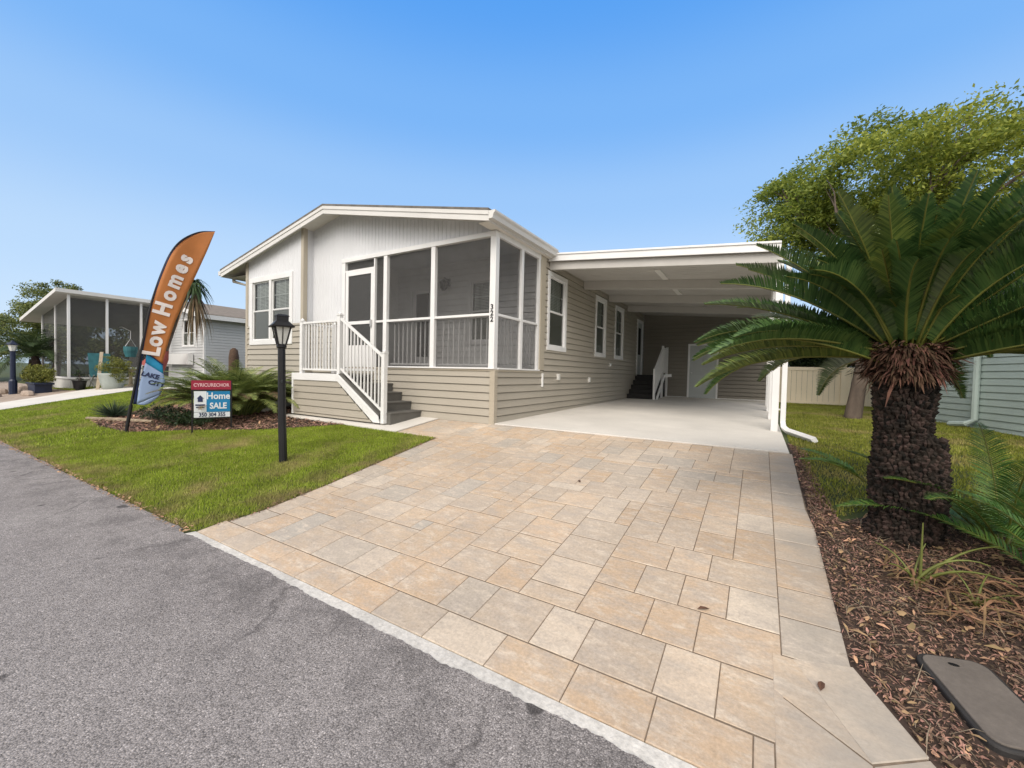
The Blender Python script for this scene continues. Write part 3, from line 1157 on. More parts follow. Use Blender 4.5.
w.box(dx0 - .02, dx1 + .03, -.028, .03, 3.02, 3.055)
w.box(dx1 + .002, dx1 + .034, -.027, .03, SILL - .12, 3.24)
w.build('door_frame', MT['white'], home)
# porch interior
w = MB()
w.add([(-4.08, .06, SILL - .03), (-.02, .06, SILL - .03), (-.02, DP, SILL - .03), (-4.08, DP, SILL - .03)], [(0, 1, 2, 3)])
w.build('porch_floor', MT['step'], home)
w = MB()
lap_wall(w, FR(DP), -4.08, -.02, SILL - .03, 3.45, [(-3.72, -2.90, SILL - .03, 3.0), (-1.85, -1.12, 1.52, 3.03)], d=.012)
w.add([(-4.085, DP, SILL), (-4.085, .0, SILL), (-4.085, .0, 3.6), (-4.085, DP, 3.6)], [(0, 1, 2, 3)])
w.build('porch_wall', MT['white'], home)
w = MB()
w.add([(-4.1, .03, 3.45), (-.0, .03, 3.44), (-.0, DP + .02, 3.44), (-4.1, DP + .02, 3.45)], [(3, 2, 1, 0)])
w.build('porch_ceiling', MT['panel'], home)
w = MB()
w.box(-3.72, -3.60, DP - .03, DP + .03, SILL - .03, 3.0)
w.box(-3.02, -2.90, DP - .03, DP + .03, SILL - .03, 3.0)
w.box(-3.60, -3.02, DP - .03, DP + .03, 2.88, 3.0)
fd = w.build('front_door', MT['white'], home)
w = MB(); w.box(-3.60, -3.02, DP + .005, DP + .025, SILL - .03, 2.88)
w.build('door_leaf', MT['white'], fd)
w = MB(); w.box(-3.46, -3.06, DP - .004, DP + .004, 1.25, 2.80)
w.build('door_glass', MT['dark'], fd)
window(home, FR(DP), -1.85, -1.12, 1.52, 3.03, muntin=(2, 2), room=.3)
w = MB()
w.box(-2.50, -2.38, DP - .05, DP - .012, 2.90, 3.08)
w.tube([(-2.44, DP - .05, 3.04), (-2.44, DP - .16, 3.08), (-2.44, DP - .18, 3.0)], .015)
w.lathe((-2.44, DP - .18, 2.78), [(.03, 0), (.085, .06), (.10, .20), (.03, .26)], 8)
w.build('wall_lantern', MT['black'], home)

# windows of the bay and of the carport side
hole = None
window(home, FR(-.24), -7.47, -5.58, 1.47, 3.18, units=2, trim=.12, muntin=(3, 2))
for a, b in WIN:
    window(home, SD(0), a, b, 1.41, 3.10, muntin=(3, 2), trim=.10)
# carport door of the home
w = MB()
w.fbox(SD(0), 9.5, 9.6, -.02, .035, .95, 3.0)
w.fbox(SD(0), 10.25, 10.35, -.02, .035, .95, 3.0)
w.fbox(SD(0), 9.6, 10.25, -.02, .035, 2.9, 3.0)
kd = w.build('side_door', MT['white'], home)
w = MB(); w.fbox(SD(0), 9.6, 10.25, -.03, .005, .95, 2.9)
w.build('door_leaf', MT['door'], kd)
w = MB(); w.fbox(SD(0), 9.75, 10.1, .005, .010, 1.7, 2.7)
w.build('door_glass', MT['dark'], kd)

# roof
OL, OR_ = -8.60, .13
w = MB()
prof = [(OL, roof_z(OL)), (RX, RZ), (OR_, roof_z(OR_))]
poly = [(x, FY - .02, z) for x, z in prof] + [(x, FY - .02, z - .035) for x, z in prof[::-1]]
w.prism(poly[::-1], (0, BY + .3 - FY, 0))
rf = w.build('roof', MT['shingle'], home)
w = MB()                                          # rake fascia boards, two steps
for t, z0, z1 in ((.0, .037, .20), (-.014, .037, .105)):
    for xa, xb in ((OL, RX), (RX, OR_)):
        pa, pb = (xa, roof_z(xa)), (xb, roof_z(xb))
        w.prism([(pa[0], FY + t, pa[1] - z1), (pb[0], FY + t, pb[1] - z1), (pb[0], FY + t, pb[1] - z0), (pa[0], FY + t, pa[1] - z0)], (0, .028, 0))
w.build('rake_fascia', MT['cream'], rf)
w = MB()
w.box(OL - .001, OL + .026, FY + .03, BY, roof_z(OL) - .20, roof_z(OL) - .036)
w.box(OR_ - .026, OR_ + .001, FY + .03, BY, 3.325, roof_z(OR_) - .036)
w.each('eave_fascia', MT['cream'], rf)
w = MB()
for xa, xb in ((OL + .02, RX), (RX, OR_ - .02)):
    # front soffit as narrow boards
    n = 40
    for i in range(n):
        a = xa + (xb - xa) * i / n; b = xa + (xb - xa) * (i + .93) / n; c = xa + (xb - xa) * (i + 1) / n
        w.add([(a, FY + .026, under(a)), (b, FY + .026, under(b)), (b, .05, under(b)), (a, .05, under(a))], [(0, 3, 2, 1)])
        w.add([(b, FY + .026, under(b)), (c, FY + .026, under(c) + .006), (c, .05, under(c) + .006), (b, .05, under(b)), (c, FY + .026, under(c)), (c, .05, under(c))], [(0, 3, 2, 1), (1, 2, 5, 4)])
w.add([(-.1, FY + .03, 3.335), (OR_ - .02, FY + .03, 3.335), (OR_ - .02, BY, 3.335), (-.1, BY, 3.335)], [(0, 3, 2, 1)])
w.add([(OL + .02, -.2, roof_z(OL) - .17), (XL, -.2, roof_z(OL) - .17), (XL, BY, roof_z(OL) - .17), (OL + .02, BY, roof_z(OL) - .17)], [(0, 3, 2, 1)])
w.build('soffit', MT['soffit'], rf)
# gutter on the right eave, K profile
gz = roof_z(OR_) - .045
gp_ = [(.362, gz - .125), (.44, gz - .125), (.455, gz - .06), (.485, gz - .03), (.487, gz), (.475, gz), (.472, gz - .022), (.445, gz - .05), (.43, gz - .115), (.372, gz - .115), (.372, gz), (.362, gz)]
w = MB()
w.prism([(x + OR_ - .36, FY - .01, z) for x, z in gp_], (0, 2.41, 0))
w.prism([(x + OR_ - .36, FY - .012, gz + z) for x, z in ((.363, -.124), (.44, -.124), (.455, -.06), (.485, -.03), (.486, -.001), (.363, -.001))], (0, .006, 0))
w.build('gutter', MT['cream'], rf)
w = MB()
gl_ = roof_z(OL) - .045
w.prism([(OL - .1, FY - .01, gl_ - .11), (OL - .002, FY - .01, gl_ - .11), (OL - .002, FY - .01, gl_), (OL - .12, FY - .01, gl_)], (0, 8, 0))
w.build('gutter', MT['cream'], rf)
w = MB()
w.tube([(OL - .05, -.10, gl_ - .10), (OL - .05, -.10, gl_ - .2), (XL - .09, -.12, gl_ - .42), (XL - .09, -.12, .12), (XL - .15, -.35, .0)], .042, 8)
w.build('downspout', MT['tantrim'], home)

# house number stacked on the corner post
for i, ch in enumerate('322'):
    vs, fs = text_geo(ch, .125, .004)
    mb = MB()
    mb.add([(-.047 + v[0], -.041 - v[2], 2.02 - i * .105 + v[1]) for v in vs], fs)
    mb.build('house_number', MT['black'], home)
# small boxes on the carport wall
for y, z, a, b in ((2.59, .83, .11, .14), (4.57, .76, .11, .13), (6.34, 1.21, .16, .09)):
    w = MB()
    w.fbox(SD(0), y - a / 2, y + a / 2, .004, .06, z - b / 2, z + b / 2)
    w.build('outlet_box', MT['switchbox'], home, bevel=.008)

# ------------------------------------------------------------------ entry stairs
LX0, LX1, LY = -4.55, -3.04, -.85
st = thing('entry_stairs', 'white railed landing with grey side steps leading up to the screen door', 'stairs', (-3.2, -.5, -.08))
w = MB()
lap_wall(w, FR(LY), LX0 + .03, LX1, -.06, .66, d=.014, end=lambda z: LX1 + max(0, (.65 - z) / .70 - .04))
w.add([(LX0 + .03, LY, -.06), (LX0 + .03, .0, -.06), (LX0 + .03, .0, .66), (LX0 + .03, LY, .66)], [(3, 2, 1, 0)])
w.build('landing_skirt', MT['tan'], st)
w = MB()
w.box(LX0, LX1, LY - .03, LY, .655, .80)
w.box(LX0, LX0 + .05, LY - .028, LY + .02, -.06, .655)
w.box(LX0 - .002, LX0 + .028, LY, -.25, .656, .80)
w.build('landing_fascia', MT['white'], st, bevel=.004)
w = MB()
w.box(LX0 + .03, LX1, LY + .001, -.005, .74, .795)
w.build('landing_deck', MT['step'], st, bevel=.004)
for k, (x1, z1) in enumerate(((-2.45, .635), (-2.19, .47), (-1.93, .30), (-1.67, .135))):
    w = MB()
    x0 = LX1 if k == 0 else (-2.45, -2.19, -1.93)[k - 1] - .03
    w.box(x0, x1, LY + .06, -.02, -.07, z1 - .03)
    w.box(x0, x1 + .015, LY + .055, -.018, z1 - .03, z1)
    w.build('step', MT['step'], st, bevel=.006)
w = MB()
w.prism([(LX1, LY - .028, .80), (LX1, LY - .028, .655), (-2.02, LY - .028, -.055), (-1.86, LY - .028, -.055), (-1.90, LY - .028, .06)], (0, .03, 0))
w.build('stringer', MT['white'], st, bevel=.004)
w = MB()
w.prism([(LX1, LY - .0, .84), (LX1, LY - .0, .80), (-1.90, LY - .0, .06), (-1.90, LY - .0, .10)], (0, .05, 0))
w.build('stringer_cap', MT['step'], st)


def rail_post(x, y, z0, z1):
    w = MB()
    w.box(x - .04, x + .04, y - .04, y + .04, z0, z1)
    w.box(x - .05, x + .05, y - .05, y + .05, z1, z1 + .02)
    w.lathe((x, y, z1 + .02), [(.03, 0), (.04, .02), (.02, .045), (.004, .055)], 8)
    return w.build('railing_post', MT['white'], st, bevel=.003)


PY = LY - .005
rail_post(-4.26, PY + .03, .80, 1.86)
rail_post(LX1 + .0, PY + .03, .80, 1.93)
rail_post(-1.80, PY + .03, -.06, 1.19)
rail_post(-4.26, -.08, .80, 1.86)
w = MB()
w.box(-4.22, LX1 - .04, PY + .005, PY + .055, 1.81, 1.85)
w.beam((LX1 + .04, PY + .03, 1.86), (-1.84, PY + .03, 1.14), .05, .045)
w.box(-4.285, -4.235, PY + .07, -.12, 1.81, 1.85)
w.each('handrail', MT['white'], st, bevel=.004)
w = MB()
w.box(-4.22, LX1 - .04, PY + .015, PY + .045, .86, .895)
w.beam((LX1 + .04, PY + .03, .90), (-1.84, PY + .03, .16), .03, .035)
w.box(-4.275, -4.245, PY + .07, -.12, .86, .895)
w.each('bottom_rail', MT['white'], st)
w = MB()
for i in range(1, 12):
    x = -4.22 + (LX1 - .04 + 4.22) * i / 12
    w.box(x - .011, x + .011, PY + .019, PY + .041, .89, 1.815)
for i in range(1, 12):
    t = i / 12
    x = LX1 + .04 + (-1.84 - LX1 - .04) * t
    w.box(x - .011, x + .011, PY + .019, PY + .041, .90 - .74 * t + .01, 1.86 - .72 * t - .01)
for i in range(1, 7):
    y = PY + .07 + (-.12 - PY - .07) * i / 7
    w.box(-4.271, -4.249, y - .011, y + .011, .89, 1.815)
w.each('baluster', MT['white'], st)

# ------------------------------------------------------------------ carport
cp = thing('carport', 'white flat roofed carport on slim posts attached to the right side of the beige home', 'carport', (2.1, 5, 0))
cz = lambda x: 3.44 - .081 * x
CY0, CY1, CX1 = 1.95, 10.55, 4.15
CXC = 4.13
w = MB()
w.prism([(.03, CY0 + .03, cz(.03) - .05), (CX1, CY0 + .03, cz(CX1) - .05), (CX1, CY0 + .03, cz(CX1) - .005), (.03, CY0 + .03, cz(.03) - .005)], (0, CY1 - CY0, 0))
w.build('roof_panel', MT['white'], cp)
w = MB()
w.prism([(.03, CY0, cz(.03) - .155), (CX1 + .02, CY0, cz(CX1) - .155), (CX1 + .02, CY0, cz(CX1)), (.03, CY0, cz(.03))], (0, .03, 0))
w.prism([(.035, CY0 - .02, cz(.03) - .03), (CX1 + .02, CY0 - .02, cz(CX1) - .03), (CX1 + .02, CY0 - .02, cz(CX1) + .006), (.035, CY0 - .02, cz(.03) + .006)], (0, .019, 0))
w.prism([(CX1, CY0 + .03, cz(CX1) - .155), (CX1 + .02, CY0 + .03, cz(CX1) - .155), (CX1 + .02, CY0 + .03, cz(CX1)), (CX1, CY0 + .03, cz(CX1))], (0, CY1 - CY0, 0))
w.build('fascia', MT['white'], cp, bevel=.004)
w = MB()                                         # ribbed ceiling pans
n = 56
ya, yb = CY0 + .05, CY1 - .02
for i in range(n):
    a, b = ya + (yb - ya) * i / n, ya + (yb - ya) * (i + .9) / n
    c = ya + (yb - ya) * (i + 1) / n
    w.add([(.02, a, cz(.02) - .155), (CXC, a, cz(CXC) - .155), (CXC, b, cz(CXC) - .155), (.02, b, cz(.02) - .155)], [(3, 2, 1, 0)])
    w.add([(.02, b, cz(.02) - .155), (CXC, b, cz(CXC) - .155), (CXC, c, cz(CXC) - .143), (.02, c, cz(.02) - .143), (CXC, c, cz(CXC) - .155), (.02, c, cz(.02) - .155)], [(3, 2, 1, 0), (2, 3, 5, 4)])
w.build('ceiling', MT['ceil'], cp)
w = MB()
for y in (2.03, 4.03, 6.06, 8.12):
    t = .16 if y < 3 else .20
    w.prism([(.02, y, cz(.02) - .157 - t), (4.20, y, cz(4.20) - .157 - t), (4.20, y, cz(4.20) - .157), (.02, y, cz(.02) - .157)], (0, .09, 0))
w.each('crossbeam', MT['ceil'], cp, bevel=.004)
PYS = (2.10, 4.10, 6.13, 8.19)
for y in PYS:
    w = MB()
    w.box(4.12, 4.22, y - .05, y + .05, .012 * y + .012, 2.80)
    w.build('post', MT['white'], cp, bevel=.004)
w = MB()
w.box(4.115, 4.225, CY0 + .2, CY1, 2.80, 2.97)
w.build('side_beam', MT['white'], cp, bevel=.004)
w = MB()
w.box(4.06, 4.12, 4.03, 4.17, 1.0, 1.5)
w.build('meter_box', MT['switchbox'], cp, bevel=.008)
w = MB()
sq = lambda pts: w.tube(pts, .052, 4)
sq([(4.17, 2.06, 2.99), (4.285, 2.06, 2.88), (4.285, 2.06, .20), (4.30, 1.98, .11), (4.35, 1.84, .075), (4.62, 1.12, .05)])
w.build('downspout', MT['white'], cp, bevel=.006)
w = MB()
w.box(4.27, 4.36, 3.4, 3.43, .30, .33)
w.build('hose_bib', MT['switchbox'], cp)
for y in (2.95, 4.95):
    w = MB()
    w.box(1.99, 2.11, y, y + .9, cz(2.05) - .19, cz(2.05) - .152)
    w.build('strip_light', MT['switchbox'], cp, bevel=.01)

# storage room closing the carport
sh = thing('storage_shed', 'beige sided storage room with a white door closing the back of the carport', 'shed', (2.1, 10.6, .12))
w = MB()
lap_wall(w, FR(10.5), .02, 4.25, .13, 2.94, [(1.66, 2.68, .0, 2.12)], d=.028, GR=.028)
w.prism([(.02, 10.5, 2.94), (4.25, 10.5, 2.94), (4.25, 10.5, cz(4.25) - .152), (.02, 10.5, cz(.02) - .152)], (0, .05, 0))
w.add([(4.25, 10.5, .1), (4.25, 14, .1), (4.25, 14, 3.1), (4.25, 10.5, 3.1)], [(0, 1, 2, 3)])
w.build('wall', MT['shadedtan'], sh)
w = MB()
w.box(.93, 1.65, 10.47, 10.5, .115, .165)
w.box(2.69, 4.2, 10.47, 10.5, .115, .165)
w.box(4.16, 4.27, 10.465, 10.53, .12, 2.95)
w.each('base_trim', MT['white'], sh)
w = MB()
w.box(1.66, 1.72, 10.46, 10.53, .12, 2.12)
w.box(2.62, 2.68, 10.46, 10.53, .12, 2.12)
w.box(1.72, 2.62, 10.46, 10.53, 2.06, 2.12)
dfr = w.build('door_frame', MT['white'], sh)
w = MB()
w.box(1.72, 2.62, 10.49, 10.52, .135, 2.06)
for a, b, c, d in ((1.82, 2.12, .3, .95), (2.22, 2.52, .3, .95), (1.82, 2.12, 1.1, 1.9), (2.22, 2.52, 1.1, 1.9)):
    w.box(a, b, 10.483, 10.49, c, d)
w.build('door', MT['door'], sh, bevel=.004)
w = MB()
w.lathe((1.79, 10.465, 1.05), [(.01, -.025), (.03, -.015), (.03, .015), (.01, .025)], 10)
w.box(1.775, 1.805, 10.465, 10.49, 1.04, 1.06)
w.build('door_handle', MT['alu'], sh)
w = MB()
w.box(2.16, 2.28, 10.43, 10.485, 2.28, 2.48)
w.build('wall_light', MT['switchbox'], sh, bevel=.01)

# dark side stairs
ss = thing('side_stairs', 'dark carpeted steps with a white railing in the shaded back corner of the carport', 'stairs', (.5, 9.3, .1))
for k in range(5):
    w = MB()
    y0 = 8.32 + k * .26
    w.box(.03, .90, y0, 9.65, .11 + k * .16, .11 + (k + 1) * .16 - (.002 * k))
    w.build('step', MT['darkstep'], ss)
w = MB()
w.box(.03, .90, 9.62, 10.48, .1, .945)
w.build('landing', MT['darkstep'], ss)
w = MB()
w.box(.90, .97, 8.28, 8.35, .1, 1.15)
w.box(.90, .97, 9.55, 9.62, .1, 2.0)
w.box(.90, .97, 10.38, 10.45, .1, 2.0)
w.each('railing_post', MT['white'], ss)
w = MB()
w.beam((.935, 8.35, 1.12), (.935, 9.58, 1.92), .05, .05)
w.beam((.935, 9.62, 1.92), (.935, 10.4, 1.92), .05, .05)
w.beam((.935, 8.35, .30), (.935, 9.58, 1.08), .04, .05)
w.beam((.935, 9.62, 1.05), (.935, 10.4, 1.05), .04, .05)
w.each('handrail', MT['white'], ss)
w = MB()
for i in range(1, 11):
    t = i / 11
    w.box(.925, .945, 8.35 + 1.2 * t - .01, 8.35 + 1.2 * t + .01, .30 + .78 * t, 1.12 + .8 * t)
for i in range(1, 7):
    w.box(.925, .945, 9.62 + .76 * i / 7 - .01, 9.62 + .76 * i / 7 + .01, 1.05, 1.92)
w.each('baluster', MT['white'], ss)
w = MB()
w.beam((1.02, 8.38, .14), (1.02, 9.55, .92), .04, .12)
w.beam((1.02, 9.55, .92), (1.25, 9.62, .94), .04, .10)
w.each('grab_rail', MT['white'], ss)

# ------------------------------------------------------------------ lamp post
LPX, LPY, LPZ = -1.42, -2.85, G(0, -2.85)
lp = thing('lamp_post', 'black square lamp post with a frosted four sided lantern on the lawn', 'lamp post', (LPX, LPY, LPZ - .01))
w = MB()
w.tube([(LPX, LPY, LPZ - .02), (LPX - .035, LPY, LPZ + .55), (LPX - .06, LPY, 1.19)], [.052, .05, .046], 12)
w.lathe((LPX - .06, LPY, 1.15), [(.05, 0), (.062, .012), (.062, .035), (.05, .05)], 12)
w.build('post', MT['black'], lp)
w = MB()
w.tube([(LPX + .0, LPY - .03, .72), (LPX + .06, LPY - .04, .72)], .014, 6)
w.box(LPX + .04, LPX + .075, LPY - .06, LPY - .02, .70, .74)
w.build('photocell', MT['black'], lp)
hx, hy, hz = LPX - .062, LPY, 1.20


def frustum(mb, z0, r0, z1, r1, rot=.45, m=0):
    ring = lambda r, z: [(hx + r * math.cos(rot + math.pi / 2 * k), hy + r * math.sin(rot + math.pi / 2 * k), z) for k in range(4)]
    mb.add(ring(r0, z0) + ring(r1, z1), [(3, 2, 1, 0), (4, 5, 6, 7)] + [(k, (k + 1) % 4, (k + 1) % 4 + 4, k + 4) for k in range(4)], m)


w = MB()
frustum(w, hz + .005, .06, hz + .225, .125)
w.build('lamp_glass', MT['lampglass'], lp)
w = MB()
for k in range(4):
    a = .45 + math.pi / 2 * k
    w.beam((hx + .064 * math.cos(a), hy + .064 * math.sin(a), hz), (hx + .13 * math.cos(a), hy + .13 * math.sin(a), hz + .23), .015, .015)
    a2 = a + math.pi / 4
    w.beam((hx + .045 * math.cos(a2), hy + .045 * math.sin(a2), hz), (hx + .092 * math.cos(a2), hy + .092 * math.sin(a2), hz + .23), .010, .010)
frustum(w, hz - .015, .07, hz + .005, .072)
w.build('lantern_frame', MT['black'], lp)
w = MB()
frustum(w, hz + .225, .185, hz + .243, .19)
frustum(w, hz + .243, .18, hz + .305, .105)
frustum(w, hz + .305, .095, hz + .37, .10)
frustum(w, hz + .37, .115, hz + .395, .07)
w.build('lantern_cap', MT['black'], lp)

# ------------------------------------------------------------------ feather flag
FB = Vector((-6.17, -3.08, -.37))
FN = Vector((.96226, -.27212, 0)); FE = Vector((.27212, .96226, 0))


def fl(u, z, w=0):
    rip = (.020 * math.sin(u * 7 + z * 1.3) + .009 * math.sin(u * 13 - z * 4.2)) * min(1, max(0, u) * 3)
    return FB + FE * u + Vector((0, 0, z)) + FN * (w + rip)


ff = thing('feather_flag', 'tall orange and blue feather banner leaning on a dark pole beside the lawn bed', 'banner', FB)
POLE = [(0, -.05), (.073, .503), (.156, 1.067), (.213, 1.541), (.265, 1.876), (.325, 2.271), (.393, 2.603), (.506, 3.042), (.648, 3.47), (.824, 3.76), (1.086, 3.97), (1.349, 4.045)]
w = MB()
w.tube([FB + FE * u * 1.0 + Vector((0, 0, z)) for u, z in POLE[:2]], .03, 8)
w.build('ground_stake', MT['black'], ff)


def interp(pl, t):
    d = [0]
    for a, b in zip(pl, pl[1:]):
        d.append(d[-1] + math.hypot(b[0] - a[0], b[1] - a[1]))
    t *= d[-1]
    for i in range(len(pl) - 1):
        if t <= d[i + 1] + 1e-9:
            k = (t - d[i]) / (d[i + 1] - d[i])
            return (pl[i][0] + (pl[i + 1][0] - pl[i][0]) * k, pl[i][1] + (pl[i + 1][1] - pl[i][1]) * k)
    return pl[-1]


def smooth(pl, k=6):
    out = []
    for i in range(len(pl) - 1):
        p0, p1, p2, p3 = pl[max(i - 1, 0)], pl[i], pl[i + 1], pl[min(i + 2, len(pl) - 1)]
        for j in range(k):
            t = j / k
            out.append(tuple(.5 * (2 * b + (c - a) * t + (2 * a - 5 * b + 4 * c - d) * t * t + (3 * b - a - 3 * c + d) * t ** 3) for a, b, c, d in zip(p0, p1, p2, p3)))
    return out + [pl[-1]]


def cloth(L, Rr, n, mseg, mat, name):
    mb = MB()
    vs, fs = [], []
    for i in range(n + 1):
        a, b = interp(L, i / n), interp(Rr, i / n)
        for k in range(mseg + 1):
            t = k / mseg
            vs.append(fl(a[0] + (b[0] - a[0]) * t, a[1] + (b[1] - a[1]) * t))
    for i in range(n):
        for k in range(mseg):
            q = i * (mseg + 1) + k
            fs.append((q, q + 1, q + mseg + 2, q + mseg + 1))
    mb.add(vs, fs)
    mb.build(name, mat, ff, smooth=True).modifiers.new('thickness', 'SOLIDIFY').thickness = .002


SL_ = [(.213, 1.52), (.265, 1.876), (.325, 2.271), (.393, 2.603), (.506, 3.042), (.648, 3.47), (.824, 3.76), (1.086, 3.97), (1.349, 4.045)]
SLi = [(.240, 1.51), (.288, 1.873), (.346, 2.266), (.413, 2.596), (.525, 3.03), (.665, 3.455), (.837, 3.742), (1.092, 3.953), (1.338, 4.035)]
SL_, SLi = smooth(SL_), smooth(SLi)
SR_ = [(.525, 1.286), (.535, 1.38), (.635, 1.819), (.711, 2.12), (.78, 2.324), (.88, 2.654), (1.063, 3.164), (1.217, 3.619), (1.349, 4.045)]
SPOLE = smooth(POLE)
w = MB()
w.tube([FB + FE * u + Vector((0, 0, z)) for u, z in SPOLE], [.022 - .014 * i / len(SPOLE) for i in range(len(SPOLE))], 8)
w.build('pole', MT['black'], ff)
cloth(SLi, SR_, 48, 8, MT['orange'], 'banner_cloth')
cloth([(.10, .52), (.156, 1.067), (.213, 1.52)] + SL_[1:], [(.15, .515), (.2, 1.07), (.25, 1.5)] + SLi[1:], 70, 2, MT['navy'], 'pole_sleeve')
cloth([(.275, 1.30), (.286, 1.50)], [(.54, 1.09), (.525, 1.27)], 3, 8, MT['teal'], 'banner_band')
BL_ = [(.15, .518), (.19, .9), (.275, 1.30)]
BRr = [(.5, .70), (.565, .95), (.54, 1.09)]
cloth(BL_, BRr, 12, 8, MT['pale'], 'banner_lower_cloth')
BOT = [(.15, .518), (.24, .49), (.33, .52), (.42, .595), (.5, .70)]
cloth([(.15, .518), (.24, .56), (.33, .61), (.42, .66), (.5, .70)], BOT, 8, 3, MT['pale'], 'banner_hem')
cloth([(.275, 1.285), (.286, 1.515)], [(.283, 1.26), (.29, 1.50)], 2, 1, MT['navy'], 'banner_seam')
mb = MB()
mb.tube([fl(.27, 1.51, .004), fl(.40, 1.395, .004), fl(.535, 1.265, .004)], .012, 6)
mb.build('banner_seam', MT['navy'], ff)
MID = [((a[0] + b[0]) / 2, (a[1] + b[1]) / 2) for a, b in ((interp(SLi, t / 12), interp(SR_, t / 12)) for t in range(13))]
mb = MB()
tpos = [.045, .115, .205, .34, .44, .545, .645, .725]
for ch, t in zip('LowHomes', tpos):
    p = interp(MID, t); q = interp(MID, min(1, t + .04)); r = interp(MID, max(0, t - .04))
    ang = math.atan2(q[1] - r[1], q[0] - r[0])
    vs, fs = text_geo(ch, .35, .015)
    ca, sa = math.cos(ang), math.sin(ang)
    mb.add([fl(p[0] + v[0] * ca - v[1] * sa - .03, p[1] + v[0] * sa + v[1] * ca, .008 + v[2]) for v in vs], fs)
mb.build('banner_lettering', MT['bannertext'], ff)
mb = MB()
for s, u, z, sz in (('LAKE', .345, 1.06, .115), ('CITY', .435, .90, .115)):
    vs, fs = text_geo(s, sz, .005)
    a = -.30
    mb.add([fl(u + v[0] * math.cos(a) - v[1] * math.sin(a), z + v[0] * math.sin(a) + v[1] * math.cos(a), .008 + v[2]) for v in vs], fs)
mb.build('banner_lettering', MT['navytext'], ff)

# ------------------------------------------------------------------ yard sign
SB = Vector((-4.48, -2.07, -.25))
sn = Vector((.9249, -.3802, 0)); sn = Vector((3.921 + 4.48, -5.934 + 2.07, 0)).normalized()
se = Vector((-sn.y, sn.x, 0))
ys = thing('yard_sign', 'home sale yard sign with a red header and blue panel in a black frame', 'sign', SB)


def sp(u, z, w=0):
    return SB + se * u + Vector((0, 0, z)) + sn * w


def sbox(mb, u0, u1, z0, z1, w0, w1):
    mb.prism([sp(u0, z0, w0), sp(u1, z0, w0), sp(u1, z1, w0), sp(u0, z1, w0)], sn * (w1 - w0))


w = MB()
for u in (-.575, .0):
    sbox(w, u - .012, u + .012, -.12, .885, -.02, .004)
sbox(w, -.563, -.012, .195, .215, -.02, .004)
sbox(w, -.563, -.012, .695, .72, -.02, .006)
w.build('sign_frame', MT['black'], ys)
w = MB(); sbox(w, -.59, -.005, .72, .885, -.012, .010); w.build('sign_header', MT['red'], ys)
w = MB(); sbox(w, -.55, -.37, .315, .69, -.012, .008); w.build('sign_logo_panel', MT['signwhite'], ys)
w = MB(); sbox(w, -.37, -.018, .315, .69, -.012, .0085); w.build('sign_panel', MT['blue'], ys)
w = MB(); sbox(w, -.55, -.018, .217, .308, -.012, .008); w.build('sign_number_strip', MT['signwhite'], ys)


def stext(s, size, u, z, mat, bold=.003, xs=1):
    vs, fs = text_geo(s, size, bold)
    mb = MB()
    mb.add([sp(u + v[0] * xs, z + v[1], .012 + v[2]) for v in vs], fs)
    mb.build('sign_lettering', mat, ys)


stext('CYRICURECHOR', .085, -.295, .80, MT['pinktext'], .002, .82)
stext('Home', .165, -.195, .60, MT['signwhite'], .004, .85)
stext('SALE', .15, -.195, .42, MT['signwhite'], .005, .8)
stext('350 304 355', .10, -.284, .262, MT['navytext'], .002, .78)
w = MB()
sbox(w, -.495, -.425, .50, .56, .010, .014)
w.prism([sp(-.51, .56, .010), sp(-.41, .56, .010), sp(-.46, .62, .010)], sn * .004)
sbox(w, -.53, -.39, .43, .455, .010, .013)
sbox(w, -.52, -.40, .39, .41, .010, .013)
w.build('sign_emblem', MT['navytext'], ys)


# ------------------------------------------------------------------ vegetation helpers
def frond_geo(base, az, el0, length, droop, ll, n, wid, vang, fwd=.55, start=.12, curl=0., nseg=14, power=1.3, roll=0.):
    """returns leaflet quads (V,F) and rachis points"""
    s = np.linspace(0, 1, nseg + 1)
    el = el0 - droop * s ** power
    azs = az + curl * s
    ds = length / nseg
    d = np.stack([np.cos(el) * np.cos(azs), np.cos(el) * np.sin(azs), np.sin(el)], 1)
    pts = np.array(base) + np.concatenate([np.zeros((1, 3)), np.cumsum(d[:-1] * ds, 0)])
    si = np.linspace(start, .995, n)
    P = np.stack([np.interp(si, s, pts[:, k]) for k in range(3)], 1)
    T = np.stack([np.interp(si, s, d[:, k]) for k in range(3)], 1)
    T /= np.linalg.norm(T, axis=1)[:, None]
    side = np.stack([-np.sin(np.interp(si, s, azs)), np.cos(np.interp(si, s, azs)), np.zeros(n)], 1)
    up = np.cross(T, side)
    side, up = side * math.cos(roll) + up * math.sin(roll), up * math.cos(roll) - side * math.sin(roll)
    prof = np.minimum(1, (si - start) / .15 + .35) * np.clip((1.06 - si) / .35, .12, 1)
    V, F = [], []
    for sg in (-1, 1):
        L = ll * prof * npr.uniform(.88, 1.08, n)
        fw = fwd + .5 * si + npr.normal(0, .05, n)
        D = side * sg + T * fw[:, None] + up * (vang + npr.normal(0, .06, n))[:, None]
        D /= np.linalg.norm(D, axis=1)[:, None]
        hw = T * wid / 2
        mid = P + D * (L * .55)[:, None] + up * (L * .02)[:, None]
        tip = P + D * L[:, None] - np.array([0, 0, 1.]) * (L * .10)[:, None]
        q = np.stack([P - hw * .7, P + hw * .7, mid + hw, mid - hw, tip + hw * .15, tip - hw * .15], 1).reshape(-1, 3)
        o = np.arange(n)[:, None] * 6
        f = np.concatenate([o + np.array([[0, 1, 2, 3]]), o + np.array([[3, 2, 4, 5]])])
        F.append(f + sum(len(v) for v in V))
        V.append(q)
    return np.concatenate(V), np.concatenate(F), pts


